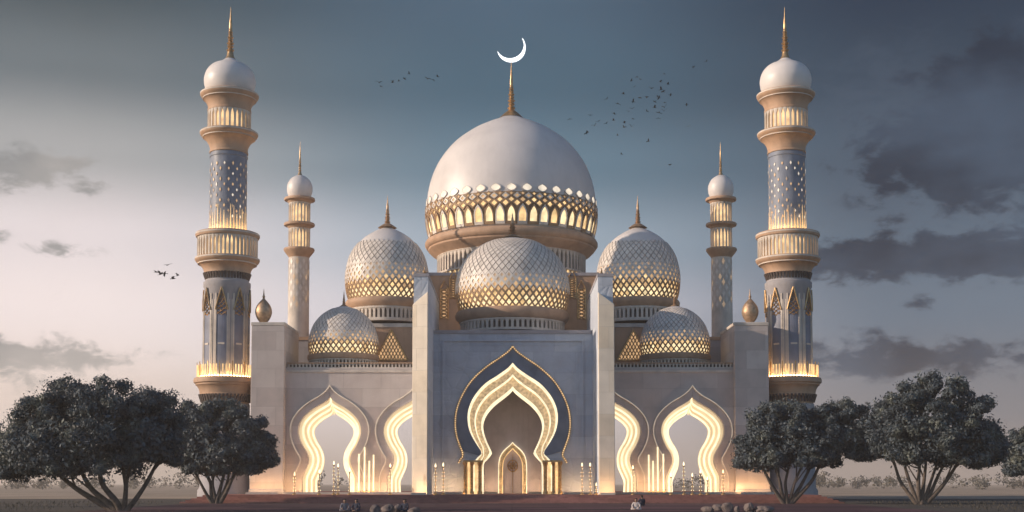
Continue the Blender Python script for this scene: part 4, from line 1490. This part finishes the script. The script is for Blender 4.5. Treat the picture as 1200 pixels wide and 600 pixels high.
def skin_obj(name, verts, edges, radii, mat, parent, root_i=0, sub=2):
    me = bpy.data.meshes.new(name)
    me.from_pydata(verts, edges, [])
    me.materials.append(mat)
    o = bpy.data.objects.new(name, me); col.objects.link(o)
    o.parent = parent
    sk = o.modifiers.new('skin', 'SKIN')
    for i, q in enumerate(me.skin_vertices[0].data):
        rr = radii[i]
        q.radius = rr if isinstance(rr, tuple) else (rr, rr)
        q.use_root = i == root_i
    sk.use_smooth_shade = True
    ss = o.modifiers.new('sub', 'SUBSURF'); ss.levels = sub; ss.render_levels = sub
    return o


def person(label, u, v, face, cloth, hairc, scale=1.0, lean=0.0):
    D = CAMZ * F / (v - HOR); t = D / F
    root = empty('person', ((u - 600) * t, CAMY + D, 0))
    tag(root, label, 'person', 'people seated on the forecourt')
    root.rotation_euler.z = face; root.scale = (scale,) * 3
    V, E, R = [], [], []

    def add(p, r, par=None):
        V.append(p); R.append(r)
        if par is not None: E.append((par, len(V) - 1))
        return len(V) - 1
    # faces -y, sitting cross-legged
    pel = add((0, 0, .14), .13)
    bel = add((0, -.01 - lean * .2, .30), .125, pel)
    che = add((0, -.02 - lean * .6, .48), (.16, .12), bel)
    nec = add((0, -.04 - lean, .64), .055, che)
    hd0 = add((0, -.07 - lean, .71), .075, nec)
    hd1 = add((0, -.065 - lean, .79), .098, hd0)
    hd2 = add((0, -.06 - lean, .87), .075, hd1)
    add((0, -.175 - lean, .775), .014, hd1)
    for sg in (-1, 1):
        add((sg * .1, -.055 - lean, .78), .018, hd1)
        sh = add((sg * .19, -.02 - lean * .7, .57), .06, che)
        el = add((sg * .29, -.12 - lean * .5, .33), .045, sh)
        wr = add((sg * .22, -.33, .22), .03, el)
        pa = add((sg * .19, -.39, .21), (.04, .025), wr)
        for q in range(4):
            f1 = add((sg * (.21 - q * .02), -.44, .20), .0095, pa)
            add((sg * (.208 - q * .02), -.475 + .006 * abs(q - 1), .175), .008, f1)
        add((sg * .145, -.40, .20), .01, pa)
        hp = add((sg * .12, -.08, .12), .1, pel)
        kn = add((sg * .36, -.30, .15), .075, hp)
        an = add((-sg * .06, -.36 - (sg > 0) * .07, .08), .045, kn)
        add((-sg * .17, -.40 - (sg > 0) * .06, .05), .035, an)
    skin_obj('body', V, E, R, SKIN, root)
    # robe: torso, sleeves and lap, a little larger than the body
    V, E, R = [], [], []
    p0 = add((0, 0, .15), .19); p1 = add((0, -.01 - lean * .2, .32), .16, p0); p2 = add((0, -.02 - lean * .6, .49), (.19, .145), p1); add((0, -.035 - lean * .9, .60), .085, p2)
    for sg in (-1, 1):
        sh = add((sg * .19, -.02 - lean * .7, .565), .085, p2); el = add((sg * .30, -.12 - lean * .5, .33), .075, sh); add((sg * .24, -.29, .235), .06, el)
        hp = add((sg * .13, -.09, .12), .13, p0); kn = add((sg * .37, -.30, .14), .105, hp); add((0.0 - sg * .02, -.33 - (sg > 0) * .06, .09), .075, kn)
    skin_obj('robe', V, E, R, cloth, root)
    V, E, R = [], [], []
    h0 = add((0, -.02 - lean, .80), .095); h1 = add((0, -.035 - lean, .885), .085, h0); add((0, .0 - lean, .72), .07, h0)
    skin_obj('hair', V, E, R, hairc, root)


DARK = mat_plain('dark_navy_cloth', (0.03, 0.035, 0.06)); PALE = mat_plain('pale_cloth', (0.55, 0.48, 0.45)); ROSE = mat_plain('dusty_pink_cloth', (0.30, 0.16, 0.13))
HAIR = mat_plain('dark_hair', (0.012, 0.010, 0.012)); GREY = mat_plain('grey_cloth', (0.18, 0.17, 0.19))
person('person in grey sitting on the forecourt left of the other by the rocks', 404.5, 599.5, .2, GREY, HAIR)
person('person in dark clothes sitting on the forecourt left of the rocks', 418.5, 599.5, -.3, DARK, HAIR)
person('person in navy sitting at the left rock cluster', 475, 599.8, -.4, DARK, HAIR)
person('person in pale clothes with dark hair sitting on the forecourt', 745, 598, -.1, PALE, HAIR, 1.0)
person('person in dark clothes sitting behind the one in pale clothes', 752, 592.5, PI + .3, DARK, HAIR, 1.05)

# ------------------------------------------------------------------ birds
BIRD = mat_plain('dark_feathers', (0.02, 0.02, 0.022))


def bird_mesh(k, flap, fold):
    mb = MB()
    body = [(.0, -.2), (.022, -.17), (.04, -.08), (.045, 0), (.035, .1), (.02, .17), (.035, .2), (.03, .235), (.0, .28)]
    n = 8
    b = len(mb.v)
    for r, y in body:
        for i in range(n):
            mb.v.append((r * math.cos(2 * PI * i / n), y, r * math.sin(2 * PI * i / n)))
    for i in range(len(body) - 1):
        for j in range(n):
            mb.f.append((b + i * n + j, b + i * n + (j + 1) % n, b + (i + 1) * n + (j + 1) % n, b + (i + 1) * n + j)); mb.m.append(mb.mi(BIRD))
    for sg in (-1, 1):
        st_ = [(.03, .09, -.08, 0), (.18, .12, -.06, .18 * flap), (.32, .07, -.06, .32 * flap * .75), (.46 - fold * .05, -.05, -.09, .46 * flap * .35)]
        pr = None
        for x, ya, yb, z in st_:
            cur = [(sg * x, ya, z + .012), (sg * x, yb, z + .012), (sg * x, yb, z - .006), (sg * x, ya, z - .006)]
            if pr:
                for i in range(4):
                    mb.poly([pr[i], pr[(i + 1) % 4], cur[(i + 1) % 4], cur[i]], BIRD)
            pr = cur
        mb.poly(pr, BIRD)
    mb.poly([(-.02, -.17, 0), (.02, -.17, 0), (.06, -.3, .01), (-.06, -.3, .01)], BIRD)
    mb.poly([(-.02, -.17, -.008), (-.06, -.3, .002), (.06, -.3, .002), (.02, -.17, -.008)], BIRD)
    o = mb.build('bird_shape', smooth=40)
    me = o.data; me.name = 'bird'
    bpy.data.objects.remove(o)
    return me


BM_ = [bird_mesh(k, fl_, fo) for k, (fl_, fo) in enumerate(((.7, 0), (.25, .6), (-.35, .3), (1.1, .2)))]


def birds(pts, label, group, sc_=1.0, Yr=(-25, 15)):
    for u, v in pts:
        Y = random.uniform(*Yr)
        o = bpy.data.objects.new('bird', random.choice(BM_)); col.objects.link(o)
        o.location = P(u, v, Y)
        o.scale = (sc_ * random.uniform(.55, .9),) * 3
        o.rotation_euler = (random.uniform(-.2, .25), random.uniform(-.5, .5), random.uniform(-1.2, 1.2) + PI / 2 * random.choice((-1, 1)) * .6)
        tag(o, label, 'bird', group)


q = lambda l: [(430 + x / 3, 60 + y / 3) for x, y in l]
birds(q([(785, 225), (770, 290), (775, 284), (800, 262), (813, 246), (841, 254), (843, 168), (866, 217), (866, 243), (884, 184), (881, 296), (902, 150), (905, 252), (904, 268), (918, 212), (930, 264), (936, 178),
         (936, 238), (930, 103), (948, 90), (962, 98), (940, 125), (960, 163), (983, 160), (985, 211), (1000, 131), (1012, 176), (1012, 198), (1022, 160), (1026, 164), (1024, 235), (1028, 215), (1032, 108),
         (1034, 135), (1041, 142), (1046, 80), (1048, 180), (1046, 197), (1045, 210), (1058, 116), (1067, 152), (932, 202), (870, 220)]),
      'tiny dark bird in the dense flock right of the crescent', 'flock of birds right of the crescent')
for (p, lb) in (((712, 238), 'lone dark bird left of the dense flock, nearest the great dome finial'), ((989, 317), 'lone dark bird just below the dense flock'),
                ((895, 362), 'lone dark bird low above the great dome right shoulder'), ((1065, 398), 'lowest dark bird right of the great dome'),
                ((1124, 188), 'lone dark bird right of the dense flock, upper of two'), ((1130, 264), 'lone dark bird right of the dense flock, lower of two'),
                ((1148, 54), 'dark bird high right of the flock, left of the topmost pair'), ((1193, 36), 'topmost dark bird near the tall right minaret')):
    birds(q([p]), lb, 'stray birds round the flock')
birds(q([(43, 110), (50, 124), (90, 104), (90, 110), (112, 105), (132, 95), (148, 79)]), 'small dark bird in the loose row left of the great dome finial', 'row of birds left of the finial')
birds(q([(213, 97), (232, 100), (248, 88)]), 'small dark bird in the trio nearest the finial on its left', 'trio of birds left of the finial')
birds([(183, 319), (188, 321.5), (193, 320.5), (196.5, 310.5), (203, 326.5), (208, 323)], 'dark bird of the small flock low left of the tall left minaret', 'small flock left of the left minaret', 1.25, (-40, -20))

# ------------------------------------------------------------------ air
hm = bpy.data.materials.new('haze'); hm.use_nodes = True
nt = hm.node_tree; nt.nodes.clear()
ho = nd(nt, 'ShaderNodeOutputMaterial'); hv = nd(nt, 'ShaderNodeVolumePrincipled')
hv.inputs['Color'].default_value = (0.95, 0.87, 0.80, 1); hv.inputs['Density'].default_value = 0.00042; hv.inputs['Anisotropy'].default_value = 0.25
nt.links.new(hv.outputs[0], ho.inputs['Volume'])
mb = MB(); mb.box(-2900, 2900, -320, 4500, -1.0, 66, hm)
structure(mb.build('haze', smooth=0), 'stuff')

# ------------------------------------------------------------------ render settings
sc.render.engine = 'CYCLES'
cy = sc.cycles
cy.use_denoising = True
try:
    cy.denoiser = 'OPENIMAGEDENOISE'
except Exception:
    pass
cy.max_bounces = 6; cy.diffuse_bounces = 3; cy.glossy_bounces = 3; cy.transmission_bounces = 3; cy.volume_bounces = 1; cy.transparent_max_bounces = 6
cy.sample_clamp_indirect = 4
cy.use_light_tree = True
cy.volume_step_rate = 4
sc.view_settings.view_transform = 'Standard'
sc.view_settings.look = 'None'
sc.view_settings.exposure = 0.0
sc.view_settings.gamma = 1
